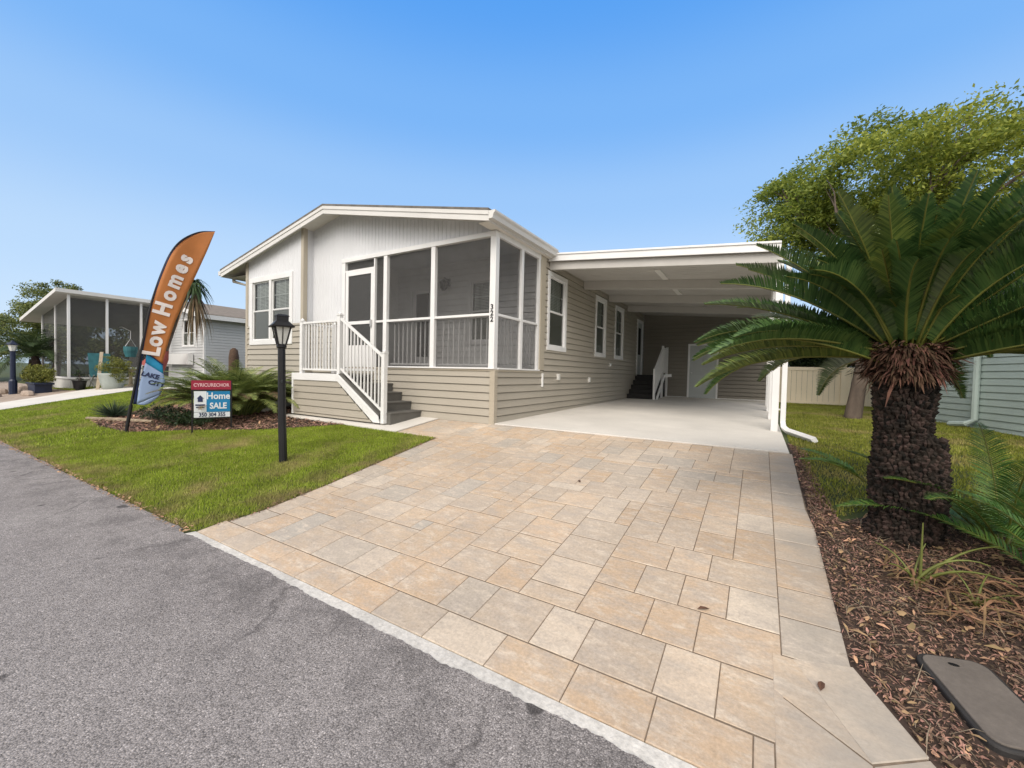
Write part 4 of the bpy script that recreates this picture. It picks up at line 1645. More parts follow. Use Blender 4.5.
class Cloud:
    def __init__(self):
        self.V, self.F, self.M, self.n = [], [], [], 0

    def add(self, V, F, m=0):
        self.V.append(V); self.F.append(F + self.n); self.M.append(np.full(len(F), m)); self.n += len(V)

    def tube(self, pts, r0, r1, m=0, k=4):
        pts = np.asarray(pts, float)
        n = len(pts)
        d = np.gradient(pts, axis=0)
        d /= np.linalg.norm(d, axis=1)[:, None] + 1e-12
        ref = np.array([0, 0, 1.]) if abs(d[0][2]) < .9 else np.array([1., 0, 0])
        a = np.cross(d, ref); a /= np.linalg.norm(a, axis=1)[:, None] + 1e-12
        b = np.cross(d, a)
        r = np.linspace(r0, r1, n)[:, None]
        V = np.concatenate([pts + r * (a * math.cos(2 * math.pi * j / k) + b * math.sin(2 * math.pi * j / k)) for j in range(k)])
        F = np.array([[j * n + i, ((j + 1) % k) * n + i, ((j + 1) % k) * n + i + 1, j * n + i + 1] for j in range(k) for i in range(n - 1)])
        self.add(V, F, m)

    def build(self, name, mats, parent=None, loc=(0, 0, 0)):
        return np_mesh(name, np.concatenate(self.V), np.concatenate(self.F), mats, parent, loc, np.concatenate(self.M))


def leaf_cloud(centers, radii, per, size, flat=1., drift=(0, 0, 0), align=None):
    """leaf quads spread round clump centres, each leaf a folded diamond"""
    cs = np.repeat(centers, per, axis=0)
    rs = np.repeat(radii, per)
    n = len(cs)
    off = npr.normal(0, 1, (n, 3))
    off /= np.linalg.norm(off, axis=1)[:, None]
    off *= (npr.uniform(0, 1, n) ** .45 * rs)[:, None]
    off[:, 2] *= flat
    off += np.array(drift) * npr.uniform(-1, 1, n)[:, None] * rs[:, None]
    C = cs + off
    d = npr.normal(0, 1, (n, 3))
    if align is not None:
        d = d * .7 + np.array(align)
    d /= np.linalg.norm(d, axis=1)[:, None]
    nr = npr.normal(0, 1, (n, 3)) + np.array([0, 0, .9])
    s = np.cross(d, nr); s /= np.linalg.norm(s, axis=1)[:, None] + 1e-9
    L = size * npr.uniform(.6, 1.3, n)[:, None]
    W = L * .42
    up = np.cross(s, d)
    V = np.stack([C - d * L * .5, C + s * W * .5 + up * L * .08, C + d * L * .5, C - s * W * .5 + up * L * .08], 1).reshape(-1, 3)
    F = np.arange(4 * n).reshape(-1, 4)
    return V, F


def ellipsoid_pts(n, c, r, shell=.5):
    p = npr.normal(0, 1, (n, 3))
    p /= np.linalg.norm(p, axis=1)[:, None]
    p *= (shell + (1 - shell) * npr.uniform(0, 1, n) ** .6)[:, None]
    return np.array(c) + p * np.array(r)


def tree(name, label, base, fork, ells, per_ell, per_clump, clump_r, leaf, mat, trunk_r, cat='tree', drift=(0, 0, 0), flat=.6, limbs=14, group=None, align=None):
    t = thing(name, label, cat, base, group)
    tr = Cloud()
    b, f = np.array(base, float), np.array(fork, float)
    mid = (b + f) / 2 + np.array([.05, .03, 0])
    tr.tube(np.array([b - [0, 0, .1], b + [0, 0, .06], b + (mid - b) * .35, mid, f]), trunk_r * 1.25, trunk_r * .72, k=10)
    cl = Cloud()
    allc = []
    for (c, r), k in zip(ells, per_ell):
        C = ellipsoid_pts(k, c, r)
        allc.append(C)
        V, F = leaf_cloud(C, clump_r * npr.uniform(.6, 1.3, k), per_clump, leaf, flat, drift, align)
        cl.add(V, F)
    allc = np.concatenate(allc)
    idx = npr.choice(len(allc), min(limbs, len(allc)), replace=False)
    for i in idx:
        e = allc[i]
        m1 = f + (e - f) * .4 + npr.normal(0, .15, 3) + np.array([0, 0, .0])
        s = np.linspace(0, 1, 9)[:, None]
        pts = (1 - s) ** 2 * f + 2 * s * (1 - s) * m1 + s ** 2 * e
        pts[1:-1] += npr.normal(0, .04, (7, 3))
        tr.tube(pts, trunk_r * .42, trunk_r * .05, k=6)
        for q in range(3):
            j = npr.integers(len(allc))
            near = allc[np.argsort(np.linalg.norm(allc - e, axis=1))[npr.integers(1, 6)]] if len(allc) > 6 else e
            p0 = pts[5]
            s2 = np.linspace(0, 1, 5)[:, None]
            tr.tube(p0 + (near - p0) * s2 + np.array([0, 0, .1]) * s2 * (1 - s2) * 4, trunk_r * .14, trunk_r * .03, k=4)
    tr.build('trunk', MT['bark'], t)
    cl.build('crown', mat, t)
    return t


# ------------------------------------------------------------------ the big sago palm
PX, PYY = 4.83, -1.93
PZ = G(0, PYY) - .02
sg = thing('sago_palm', 'large sago palm with dark scaly trunk and wide crown of stiff fronds', 'palm', (PX, PYY, PZ))


def scaly(mb_v, cx, cy, z0, z1, rf, rows, per, tipout=.035, size=.04):
    V, F = [], []
    k = 0
    for i in range(rows):
        z = z0 + (z1 - z0) * (i + .5) / rows
        r = rf(z)
        for j in range(per):
            if rnd.random() < .06: continue
            a = 2 * math.pi * (j + .5 * (i % 2) + rnd.uniform(-.45, .45)) / per
            ca, sa = math.cos(a), math.sin(a)
            w_ = size * rnd.uniform(.7, 1.2)
            zz = z + rnd.uniform(-.015, .015)
            t = tipout * rnd.uniform(.2, 1.9)
            o = lambda rr, ww, zz_: (cx + rr * ca - ww * sa, cy + rr * sa + ww * ca, zz_)
            V += [o(r - .02, -w_, zz), o(r + .004, 0, zz - .028), o(r - .02, w_, zz), o(r - .02, 0, zz + .03), o(r + t, -w_ * .55, zz + .006), o(r + t, w_ * .55, zz + .006)]
            F += [(k, k + 1, k + 4, k + 4), (k + 1, k + 2, k + 5, k + 4), (k, k + 4, k + 3, k + 3), (k + 4, k + 5, k + 3, k + 3), (k + 2, k + 3, k + 5, k + 5)]
            k += 6
    for v in V: mb_v[0].append(v)
    return V, F


tk = MB()
rfun = lambda z: .156 + .010 * math.sin(z * 9) + (.04 * max(0, .15 - (z - PZ)) / .15) - .012 * max(0, z - .6)
prof = [(rfun(PZ + h) - .012, h) for h in np.linspace(0, 1.32, 16)]
tk.lathe((PX, PYY, PZ), [(r, h) for r, h in prof], 20)
V, F = scaly([[]], PX, PYY, PZ + .02, 1.02, rfun, 66, 34, .016, .019)
tk.add(V, [tuple(dict.fromkeys(f)) for f in F])
# the offset bulge on its right
bx, by = PX + .108, PYY - .05
bf = lambda z: .095 + .025 * math.sin((z - PZ) / .82 * math.pi)
tk.lathe((bx, by, PZ), [(.09, 0), (.11, .2), (.12, .45), (.12, .62), (.095, .72), (.045, .77)], 16)
V, F = scaly([[]], bx, by, PZ + .05, PZ + .74, bf, 40, 24, .015, .018)
tk.add(V, [tuple(dict.fromkeys(f)) for f in F])
tk.build('trunk', MT['sagobark'], sg)
# shaggy brown cataphylls under the crown
cl = Cloud()
n = 2200
a = npr.uniform(0, 2 * np.pi, n)
z = np.where(npr.uniform(0, 1, n) < .55, npr.normal(1.10, .03, n), npr.normal(.98, .035, n))
r0 = .168 + npr.uniform(0, .035, n)
B = np.stack([PX + r0 * np.cos(a), PYY + r0 * np.sin(a), z], 1)
L = npr.uniform(.04, .112, n)
elv = npr.normal(-.35, .35, n)
D = np.stack([np.cos(a) * np.cos(elv), np.sin(a) * np.cos(elv), np.sin(elv)], 1) + npr.normal(0, .25, (n, 3))
S = np.stack([-np.sin(a), np.cos(a), npr.normal(0, .3, n)], 1) * npr.uniform(.004, .012, n)[:, None]
droop = np.array([0, 0, -1.]) * (L * npr.uniform(0, .5, n))[:, None]
V = np.stack([B - S, B + S, B + D * L[:, None] * .6 + S * .8, B + D * L[:, None] * .6 - S * .8, B + D * L[:, None] + droop + S * .1, B + D * L[:, None] + droop - S * .1], 1).reshape(-1, 3)
o = np.arange(n)[:, None] * 6
cl.add(V, np.concatenate([o + np.array([[0, 1, 2, 3]]), o + np.array([[3, 2, 4, 5]])]))
cl.build('brown_sheath', MT['skirt'], sg)
cl = Cloud()
nf = 118
for i in range(nf):
    t = (i + .5) / nf
    az = i * 2.39996 + rnd.uniform(-.15, .15)
    el = R_(80 - 76 * t ** .8) + rnd.uniform(-.07, .07)
    ln = 1.29 * (.74 + .26 * min(1, t * 3)) * rnd.uniform(.9, 1.06)
    dr = R_(14 + 46 * t ** 1.5) * rnd.uniform(.7, 1.3)
    tocam = math.cos(az + 1.80)
    if tocam > .45 and el < R_(50):
        if t > .75: continue
        el = R_(50) + .2 * rnd.random()
        ln *= .72
        dr *= 1.3
    rb = .03 + .11 * t
    base = (PX + rb * math.cos(az), PYY + rb * math.sin(az), 1.20 - .14 * t)
    V, F, pts = frond_geo(base, az, el, ln, dr, .155, 112, .0125, .62 + .35 * t, fwd=.30, start=.10, curl=rnd.uniform(-.22, .22), power=1.8, roll=rnd.uniform(-.4, .4))
    cl.add(V, F, 2 if rnd.random() < .16 else 0)
    cl.tube(pts, .011, .0035, 1)
# lower fronds arching out and drooping at their tips
for k in range(20):
    side = math.pi if k % 2 == 0 else 0
    az = side + rnd.uniform(-.75, .75)
    V, F, pts = frond_geo((PX + .13 * math.cos(az), PYY + .13 * math.sin(az), 1.05 + rnd.uniform(-.04, .06)), az, R_(rnd.uniform(4, 26)), rnd.uniform(1.1, 1.36), R_(rnd.uniform(34, 56)), .155, 108, .0125, rnd.uniform(.8, 1.1), fwd=.3, start=.12, curl=rnd.uniform(-.25, .25), power=1.9, roll=rnd.uniform(-.3, .3))
    cl.add(V, F, 2 if rnd.random() < .25 else 0)
    cl.tube(pts, .010, .0035, 1)
# a few young fronds bent over towards the front
for az, el, ln, dr in ((-2.0, .9, .55, .9), (-1.2, .8, .5, .5), (-1.55, 1.25, .9, .5), (-1.0, 1.1, .9, .7)):
    V, F, pts = frond_geo((PX, PYY, 1.16), az, el, ln, dr, .15, 60, .011, .4, fwd=.35, start=.08)
    cl.add(V, F, 0); cl.tube(pts, .010, .004, 1)
cl.build('crown', [MT['sago'], MT['sagorib'], MT['sagoold']], sg)


def pup(name, label, x, y, n, ln, ll, azr, elr, mats, group=None, dr=.6, nl=46, cat='palm', z=None):
    z = G(x, y) if z is None else z
    cl = Cloud()
    for i in range(n):
        az = azr[0] + (azr[1] - azr[0]) * (i + rnd.uniform(.1, .9)) / n
        V, F, pts = frond_geo((x + .03 * math.cos(az), y + .03 * math.sin(az), z), az, rnd.uniform(*elr), ln * rnd.uniform(.8, 1.15), dr * rnd.uniform(.6, 1.3), ll, nl, .011, .3, fwd=.4, start=.14)
        cl.add(V, F, 0); cl.tube(pts, .008, .003, 1)
    o = cl.build(name, mats, None, (x, y, z))
    return tag(o, label, cat, group)


pup('sago_pup', 'young sago palm offset with arching fronds right of the big trunk', 5.38, -1.86, 16, .92, .15, (0, 6.28), (.3, 1.25), [MT['pup'], MT['sagorib']], dr=1.0, nl=60)
pup('sago_pup', 'small sago sprout with low fronds sticking out left of the big trunk', 4.70, -1.72, 3, .45, .09, (2.6, 3.6), (.55, .8), [MT['pup'], MT['sagorib']], dr=.9, nl=40, z=.10)
pup('sago_pup', 'young sago offset at the right picture edge with upright fronds', 5.50, -2.45, 14, .8, .14, (0, 6.28), (.4, 1.3), [MT['pup'], MT['sagorib']], dr=.9, nl=56)

# strap leaved weed in front of the palm
wd = Cloud()
wx, wy = 4.76, -2.62
for az, ln, el, dr, r in ((1.2, .42, 1.5, -.1, .011), (.1, .46, 1.1, 1.6, .012), (-.4, .5, .9, 1.4, .011), (2.6, .32, 1.2, 1.2, .009), (.5, .62, .8, .9, .012), (3.6, .25, 1.0, 1.0, .008), (.9, .3, 1.3, .6, .008)):
    s = np.linspace(0, 1, 10)
    e = el - dr * s ** 1.4
    d = np.stack([np.cos(e) * math.cos(az), np.cos(e) * math.sin(az), np.sin(e)], 1) * ln / 10
    pts = np.array([wx + rnd.uniform(-.02, .02), wy + rnd.uniform(-.02, .02), G(wx, wy)]) + np.concatenate([np.zeros((1, 3)), np.cumsum(d[:-1], 0)])
    wd.tube(pts, r, .003, 0, 5)
tag(wd.build('weed_plant', MT['weed'], None, (wx, wy, G(wx, wy))), 'clump of curved yellowish green stalks in the mulch before the palm trunk', 'weed')
wd = Cloud()
for az, ln, el, dr, r in ((1.0, .28, 1.1, 1.2, .008), (.2, .25, .8, 1.0, .008), (2.2, .26, 1.2, 1.0, .007), (4, .2, .9, .9, .007), (5.2, .24, 1.0, 1.2, .007)):
    s = np.linspace(0, 1, 10)
    e = el - dr * s ** 1.4
    d = np.stack([np.cos(e) * math.cos(az), np.cos(e) * math.sin(az), np.sin(e)], 1) * ln / 10
    pts = np.array([4.98, -2.72, G(0, -2.72)]) + np.concatenate([np.zeros((1, 3)), np.cumsum(d[:-1], 0)])
    wd.tube(pts, r, .002, 0, 5)
tag(wd.build('weed_plant', MT['weed'], None, (4.98, -2.72, G(0, -2.72))), 'small low clump of green stalks between the strap leaved weed and the utility lid', 'weed')

C1 = scatter([(4.62, -2.45), (5.3, -2.4), (5.5, -3.0), (4.75, -3.0)], 160, (.015, .09))
V, F = flakes(C1, npr.uniform(.12, .32, len(C1)), npr.uniform(.008, .016, len(C1)), .28, 1)
tag(np_mesh('dry_stalks', V, F, MT['drystalk']), 'brown dry stalks and dead leaf stems piled round the strap leaved weed', 'dead stalks', kind='stuff')

# utility lid
lb = thing('utility_lid', 'worn grey utility box lid in a black frame sunk in the mulch', 'utility lid', (4.76, -3.5, G(0, -3.5)))
lc = Vector((4.765, -3.515)); la = R_(-14)


def rrect(hw, hl, r, n=6):
    out = []
    for cx, cy, a0 in ((hw - r, hl - r, 0), (-hw + r, hl - r, 90), (-hw + r, -hl + r, 180), (hw - r, -hl + r, 270)):
        for i in range(n + 1):
            a = R_(a0 + 90 * i / n)
            x, y = cx + r * math.cos(a), cy + r * math.sin(a)
            out.append((lc.x + x * math.cos(la) - y * math.sin(la) * -1 * -1, lc.y + x * math.sin(la) + y * math.cos(la)))
    return out


la = R_(14)
w = MB()
o_ = rrect(.135, .235, .06)
w.prism([(x, y, G(x, y) - .05) for x, y in o_], (0, 0, .075))
w.build('lid_frame', MT['lidframe'], lb, bevel=.008)
w = MB()
o_ = rrect(.118, .218, .05)
w.prism([(x, y, G(x, y) + .01) for x, y in o_], (0, 0, .022))
lid = w.build('lid', MT['lid'], lb, bevel=.004)
w = MB()
kx, ky = lc.x - .01 - math.sin(la) * .17, lc.y + .17 * math.cos(la)
w.lathe((kx, ky, G(kx, ky) + .030), [(.013, 0), (.013, .0035)], 10, squash=(1.5, .8))
w.build('pry_hole', MT['black'], lid)

# fallen leaves on the driveway
for (x, y, a, label) in ((3.70, -3.42, .5, 'curled red brown leaf lying on the pavers near the street'), (4.20, -3.72, 1.4, 'dark shrivelled leaf on the flared paver corner'),
                         (2.35, -1.9, 2.2, 'small dry leaf lying mid driveway on the pavers')):
    w = MB()
    z = G(x, y)
    c, s = math.cos(a), math.sin(a)
    pts = [(-.035, 0, .004), (-.012, .013, .014), (.012, .012, .012), (.036, .002, .006), (.012, -.012, .016), (-.012, -.013, .012), (0, 0, .006)]
    w.add([(x + p[0] * c - p[1] * s, y + p[0] * s + p[1] * c, z + p[2]) for p in pts], [(0, 6, 1), (1, 6, 2), (2, 6, 3), (3, 6, 4), (4, 6, 5), (5, 6, 0)])
    tag(w.build('fallen_leaf', MT['skirt'], None, loc=(x, y, z)), label, 'leaf')

# ------------------------------------------------------------------ left bed plants
def bush_palm(name, label, x, y, n, ln, ll, mats, el=(.5, 1.4), dr=1.3, spread=.25, nl=40, wid=.018):
    z = G(x, y)
    cl = Cloud()
    for i in range(n):
        az = i * 2.39996 + rnd.uniform(-.2, .2)
        rr = spread * math.sqrt((i + .5) / n)
        e = el[1] - (el[1] - el[0]) * (i / n)
        V, F, pts = frond_geo((x + rr * math.cos(az), y + rr * math.sin(az), z), az, e, ln * rnd.uniform(.75, 1.1), dr * rnd.uniform(.7, 1.2), ll, nl, wid, .15, fwd=.5, start=.25)
        cl.add(V, F, 0 if i < n * .8 or rnd.random() < .5 else 1)
        cl.tube(pts, .012, .004, 0)
    return tag(cl.build(name, mats, None, (x, y, z)), label, 'shrub')


bush_palm('palm_shrub', 'feathery green palm clump behind the yard sign against the beige wall', -5.95, -1.3, 220, 1.45, .23, [MT['areca'], MT['deadfrond']], el=(.82, 1.53), dr=1.6, spread=.45, nl=48, wid=.014)


def leafy(name, label, ells, ks, per, cr, leaf, mat, base, cat='shrub', stems=8, flat=.8, group=None):
    cl = Cloud()
    allc = []
    for (c, r), k in zip(ells, ks):
        C = ellipsoid_pts(k, c, r, .3)
        allc.append(C)
        V, F = leaf_cloud(C, cr * npr.uniform(.6, 1.3, k), per, leaf, flat)
        cl.add(V, F)
    allc = np.concatenate(allc)
    for e in allc[:stems]:
        b = np.array(base, float) + np.array([npr.normal(0, .03), npr.normal(0, .03), -.02])
        cl.tube(np.linspace(0, 1, 5)[:, None] * (e - b) + b, .012, .004, 1)
    return tag(cl.build(name, [mat, MT['bark']], None, base), label, cat, group)


leafy('low_shrub', 'low dark green shrub between the flag and the yard sign', [((-5.95, -2.35, -.12), (.5, .35, .16)), ((-5.35, -2.25, -.1), (.4, .3, .14))], [60, 45], 26, .09, .05, MT['shrub'], (-5.8, -2.35, G(0, -2.35)))
leafy('low_shrub', 'small leafy shrub left of the flag pole beside the log', [((-7.2, -2.3, -.1), (.38, .3, .18))], [40], 24, .09, .05, MT['shrub'], (-7.2, -2.3, G(0, -2.3)))
# spiky round tuft
tf = Cloud()
tx, ty = -8.6, -2.6
n = 420
a = npr.uniform(0, 2 * np.pi, n); e = np.arcsin(npr.uniform(.05, 1, n))
D = np.stack([np.cos(e) * np.cos(a), np.cos(e) * np.sin(a), np.sin(e)], 1)
B = np.tile(np.array([tx, ty, G(tx, ty) + .03]), (n, 1)) + D * .05
S = np.cross(D, npr.normal(0, 1, (n, 3))); S /= np.linalg.norm(S, axis=1)[:, None]; S *= .007
T = B + D * npr.uniform(.3, .46, n)[:, None] * np.array([1.0, 1.0, .85])
V = np.stack([B - S, B + S, T + S * .1, T - S * .1], 1).reshape(-1, 3)
tf.add(V, np.arange(4 * n).reshape(-1, 4))
tag(tf.build('spiky_tuft', MT['tuft'], None, (tx, ty, G(tx, ty))), 'round spiky grey green tuft on the lawn left of the flag', 'shrub')
w = MB()
w.tube([(-8.95, -2.95, G(0, -2.95) + .02), (-7.9, -2.75, G(0, -2.75) + .03), (-6.75, -2.5, G(0, -2.5) + .03)], [.035, .045, .03], 7)
tag(w.build('edging_log', MT['stick'], None, loc=(-7.9, -2.75, G(0, -2.75))), 'pale weathered log edging the bed left of the flag', 'log')
w = MB()
w.box(-6.15, -5.55, -.95, -.55, -.11, -.03)
tag(w.build('splash_block', MT['concrete'], None, loc=(-5.85, -.75, -.11), bevel=.01), 'flat pale concrete block in the mulch below the bay window', 'block')

# ------------------------------------------------------------------ fence, green house, oak and trees on the right
fn = thing('vinyl_fence', 'tan vinyl privacy fence closing the back of the right lawn', 'fence', (6.5, 10.3, .12))
fy = lambda x: 10.25 + .08 * (x - 4.8)
w, w2, w3 = MB(), MB(), MB()
for k, x in enumerate(np.arange(4.36, 14, 1.83)):
    w2 = MB()
    w2.box(x - .065, x + .065, fy(x) - .065, fy(x) + .065, .08, 1.36)
    w2.lathe((x, fy(x), 1.355), [(.10, 0), (.10, .02), (.02, .07)], 4)
    w2.build('fence_post', MT['fence'], fn)
    x2 = x + 1.83
    n = 12
    w = MB()
    for i in range(n):
        a, b = x + .06 + (1.71) * i / n, x + .06 + 1.71 * (i + .95) / n
        w.prism([(a, fy(a), .18), (b, fy(b), .18), (b, fy(b) + .02, .18), (a, fy(a) + .02, .18)], (0, 0, 1.03))
    w3 = MB()
    w3.beam((x + .06, fy(x), 1.25), (x2 - .06, fy(x2), 1.25), .05, .11)
    w3.beam((x + .06, fy(x), .15), (x2 - .06, fy(x2), .15), .05, .11)
    w3.each('fence_rail', MT['fence'], fn)
    w.build('fence_panel', MT['fence'], fn)


gh = thing('green_house', 'pale grey green sided house beyond the lawn at the right edge', 'house', (9, 5, .05))
dgx, dgy = (7.70 - 7.13), (4.19 - 6.21)
dl = math.hypot(dgx, dgy); dgx, dgy = dgx / dl, dgy / dl
# wall facing left: outward normal points to -x ; u runs towards the viewer
GF = ((7.13, 6.21), (dgx, dgy), (dgy, -dgx))
w = MB()
lap_wall(w, GF, -1.0, 5.2, .0, 2.75, course=.125, d=.014)
w.build('siding', MT['greensiding'], gh)
w = MB()
q0, q1 = P3(GF, -1.0, 0, 0), P3(GF, 5.2, 0, 0)
ex, ey = -GF[2][0] * 5, -GF[2][1] * 5
w.add([(q0[0], q0[1], 0), (q0[0] + ex, q0[1] + ey, 0), (q0[0] + ex, q0[1] + ey, 2.75), (q0[0] + ex / 2, q0[1] + ey / 2, 3.6), (q0[0], q0[1], 2.75)], [(0, 1, 2, 3, 4)])
w.add([(q1[0], q1[1], 0), (q1[0] + ex, q1[1] + ey, 0), (q1[0] + ex, q1[1] + ey, 2.75), (q1[0] + ex / 2, q1[1] + ey / 2, 3.6), (q1[0], q1[1], 2.75)], [(4, 3, 2, 1, 0)])
w.build('gable_wall', MT['greensiding'], gh)
w = MB()
nx2, ny2 = GF[2]
for s in (0, 1):
    a = [(q[0] + nx2 * .35, q[1] + ny2 * .35, 2.72) for q in (P3(GF, -1.3, 0, 0), P3(GF, 5.5, 0, 0))]
    b = [(q[0] + ex / 2, q[1] + ey / 2, 3.72) for q in (P3(GF, -1.3, 0, 0), P3(GF, 5.5, 0, 0))]
    if s:
        a = [(q[0] + ex - nx2 * .35, q[1] + ey - ny2 * .35, 2.72) for q in (P3(GF, -1.3, 0, 0), P3(GF, 5.5, 0, 0))]
    w.prism([a[0], a[1], b[1], b[0]], (0, 0, .08))
w.build('roof', MT['nshingle'], gh)
w = MB()
w.fbox(GF, -1.2, 5.4, .30, .40, 2.62, 2.74)
w.build('gutter', MT['greensiding'], gh)
w = MB()
du = 1.20
w.tube([P3(GF, du, .35, 2.6), P3(GF, du, .07, 2.4), P3(GF, du, .07, .22), P3(GF, du - .05, .16, .14), P3(GF, du - .35, .22, .10)], .05, 8)
w.build('downspout', MT['greensiding'], gh)
w = MB()
w.fbox(GF, .35, .65, .016, .05, 1.28, 1.75)
w.build('vent_cover', MT['greensiding'], gh, bevel=.006)

OA = [((6.2, 7.6, 6.0), (2.0, 2.0, 1.55)), ((8.4, 8.3, 5.6), (2.6, 2.4, 1.5)), ((4.65, 7.7, 5.4), (.9, 1.1, 1.0)), ((10.9, 9.2, 4.8), (2.3, 2.2, 1.6)), ((6.6, 8.4, 4.7), (2.2, 1.6, .8)), ((9.8, 8.6, 4.6), (2.3, 1.8, .9))]
tree('oak_tree', 'large yellow green oak with a leaning trunk rising behind the sago palm', (5.73, 5.66, .06), (5.98, 6.0, 2.75), OA, [112, 150, 44, 84, 55, 55], 210, .43, .105, MT['oak'], .145, limbs=34, drift=(.9, .15, .45), flat=.42, align=(.6, .1, .25))

for i, (x, y, r, h, lab) in enumerate(((4.9, 12.6, 1.0, 3.0, 'dark evergreen bush just right of the carport behind the tan fence'), (6.6, 13.2, 1.2, 3.4, 'dark evergreen bush behind the tan fence, beyond the oak trunk'),
                                       (8.6, 14, 1.4, 3.6, 'dark evergreen bush behind the fence, hidden by the sago crown'), (3.4, 14.5, 1.2, 3.1, 'dark evergreen bush behind the storage room roof'))):
    tree('evergreen_bush', lab, (x, y, .15), (x + .1, y, 1.1), [((x, y, h * .56), (r, r, h * .42))], [190], 70, .36, .14, MT['hedge'], .08, limbs=8, cat='bush', flat=.7, group='evergreens behind the fence')

# ------------------------------------------------------------------ neighbour on the left
NX, NY = -19.2, -1.07
nh = thing('neighbour_house', 'pale grey neighbouring mobile home with a tall screened front porch', 'house', (-21, 3, -.1))
nroof = lambda x: 3.70 + (x - NX) * .155
w = MB()
w.box(NX - 4, NX - .02, NY + .02, 2.2, -.3, .30)
w.build('porch_base', MT['nwall2'], nh)
w = MB()
for y in (NY, .03, 1.12, 2.15):
    w.box(NX - .05, NX + .01, y - .04, y + .04, .30, nroof(NX) - .1)
for x in (-21.1, -23.1):
    w.box(x - .04, x + .04, NY - .01, NY + .05, .30, nroof(x) - .1)
w.box(NX - .04, NX + .008, 1.16, 2.11, 1.95, 2.05)
w.box(NX - .04, NX + .008, 1.16, 2.11, .85, .93)
w.box(NX - .05, NX + .02, NY - .02, 2.2, .27, .34)
w.box(-23.15, NX - .05, NY - .02, NY + .05, .27, .34)
w.each('porch_frame', MT['white'], nh)
w = MB()
w.box(NX - .03, NX - .028, NY + .04, 2.11, .34, 3.45)
w.add([(-23.1, NY + .02, .34), (NX - .05, NY + .02, .34), (NX - .05, NY + .02, 3.5), (-23.1, NY + .02, 2.95)], [(0, 1, 2, 3)])
w.build('porch_screen', MT['neighscreen'], nh)
w = MB()
w.box(NX - .06, NX - .04, 1.16, 2.11, .93, 1.95)
w.build('porch_blind', MT['maroon'], nh)
w = MB()
w.prism([(-24.6, NY - .4, nroof(-24.6) - .14), (NX + .25, NY - .4, nroof(NX + .25) - .14), (NX + .25, NY - .4, nroof(NX + .25)), (-24.6, NY - .4, nroof(-24.6))], (0, 3.7, 0))
w.build('porch_roof', MT['cream'], nh)
w = MB()
w.add([(-24, 2.1, .3), (NX, 2.1, .3), (NX, 2.1, 3.6), (-24, 2.1, 2.9)], [(0, 1, 2, 3)])
w.build('porch_inner_wall', MT['nwall2'], nh)
w = MB()
lap_wall(w, FR(2.2), -24, -16.0, .0, 3.05, [(-18.05, -16.85, 1.72, 2.95)], course=.12, d=.012)
w.add([(-24, 2.2, 3.05), (-16.0, 2.2, 3.05), (-20, 2.2, 3.9)], [(0, 1, 2)])
w.build('front_siding', MT['nwall'], nh)
w = MB()
lap_wall(w, SD(-16.0), 2.2, 14, .0, 3.05, course=.12, d=.012)
w.build('side_siding', MT['nwall'], nh)
w = MB()
w.box(-19.1, -16.9, 1.95, 2.15, .95, 1.42)
w.box(-16.06, -15.985, 2.17, 2.24, 0, 3.05)
w.each('corner_trim', MT['white'], nh)
w = MB()
for xa, za, xb, zb in ((-24.4, 2.93, -20, 3.95), (-20, 3.95, -15.65, 2.98)):
    w.prism([(xa, 1.95, za), (xb, 1.95, zb), (xb, 1.95, zb + .07), (xa, 1.95, za + .07)], (0, 12.5, 0))
nr = w.build('roof', MT['nshingle'], nh)
w = MB()
w.prism([(-20, 1.93, 3.80), (-15.65, 1.93, 2.84), (-15.65, 1.93, 3.02), (-20, 1.93, 3.99)], (0, .02, 0))
w.box(-15.66, -15.62, 1.93, 14.4, 2.84, 3.02)
w.build('fascia', MT['white'], nr)
window(nh, FR(2.2), -18.05, -16.85, 1.72, 2.95, units=2, trim=.06, muntin=(1, 1), blinds=False)

lb2 = thing('lamp_post', 'navy blue lamp post with a small lantern beside the neighbouring planters at the left edge', 'lamp post', (-19.6, -2.42, G(0, -2.42)))
w = MB()
w.lathe((-19.6, -2.42, G(0, -2.42) - .02), [(.11, 0), (.11, .5), (.075, .56), (.07, 1.55), (.09, 1.6)], 10)
w.build('post', MT['navypaint'], lb2)
w = MB()
w.lathe((-19.6, -2.42, 1.29), [(.07, 0), (.12, .22)], 6)
w.build('lamp_glass', MT['lampglass'], lb2)
w = MB()
w.lathe((-19.6, -2.42, 1.51), [(.16, 0), (.16, .03), (.05, .12), (.03, .17)], 6)
w.build('lantern_cap', MT['navypaint'], lb2)

# planters and porch clutter
w = MB()
pxx, pyy = -19.1, -1.85
w.prism([(pxx - .5, pyy - .22, G(0, pyy) - .02), (pxx + .5, pyy - .22, G(0, pyy) - .02), (pxx + .5, pyy + .22, G(0, pyy) - .02), (pxx - .5, pyy + .22, G(0, pyy) - .02)], (0, 0, .36))
w.prism([(pxx - .62, pyy - .26, G(0, pyy) + .30), (pxx + .62, pyy - .26, G(0, pyy) + .30), (pxx + .62, pyy + .26, G(0, pyy) + .30), (pxx - .62, pyy + .26, G(0, pyy) + .30)], (0, 0, .07))
tag(w.build('planter_box', MT['navypaint'], None, loc=(pxx, pyy, G(0, pyy)), bevel=.02), 'long dark blue planter box before the neighbouring screened porch', 'planter')
leafy('potted_shrub', 'yellow green bushy shrub growing in the long blue planter box', [((pxx - .25, pyy, .46), (.8, .4, .36)), ((pxx + .45, pyy, .42), (.4, .3, .25)), ((pxx - .8, pyy, .35), (.4, .3, .3))], [90, 40, 40], 24, .13, .08, MT['yshrub'], (pxx, pyy, G(0, pyy) + .3))
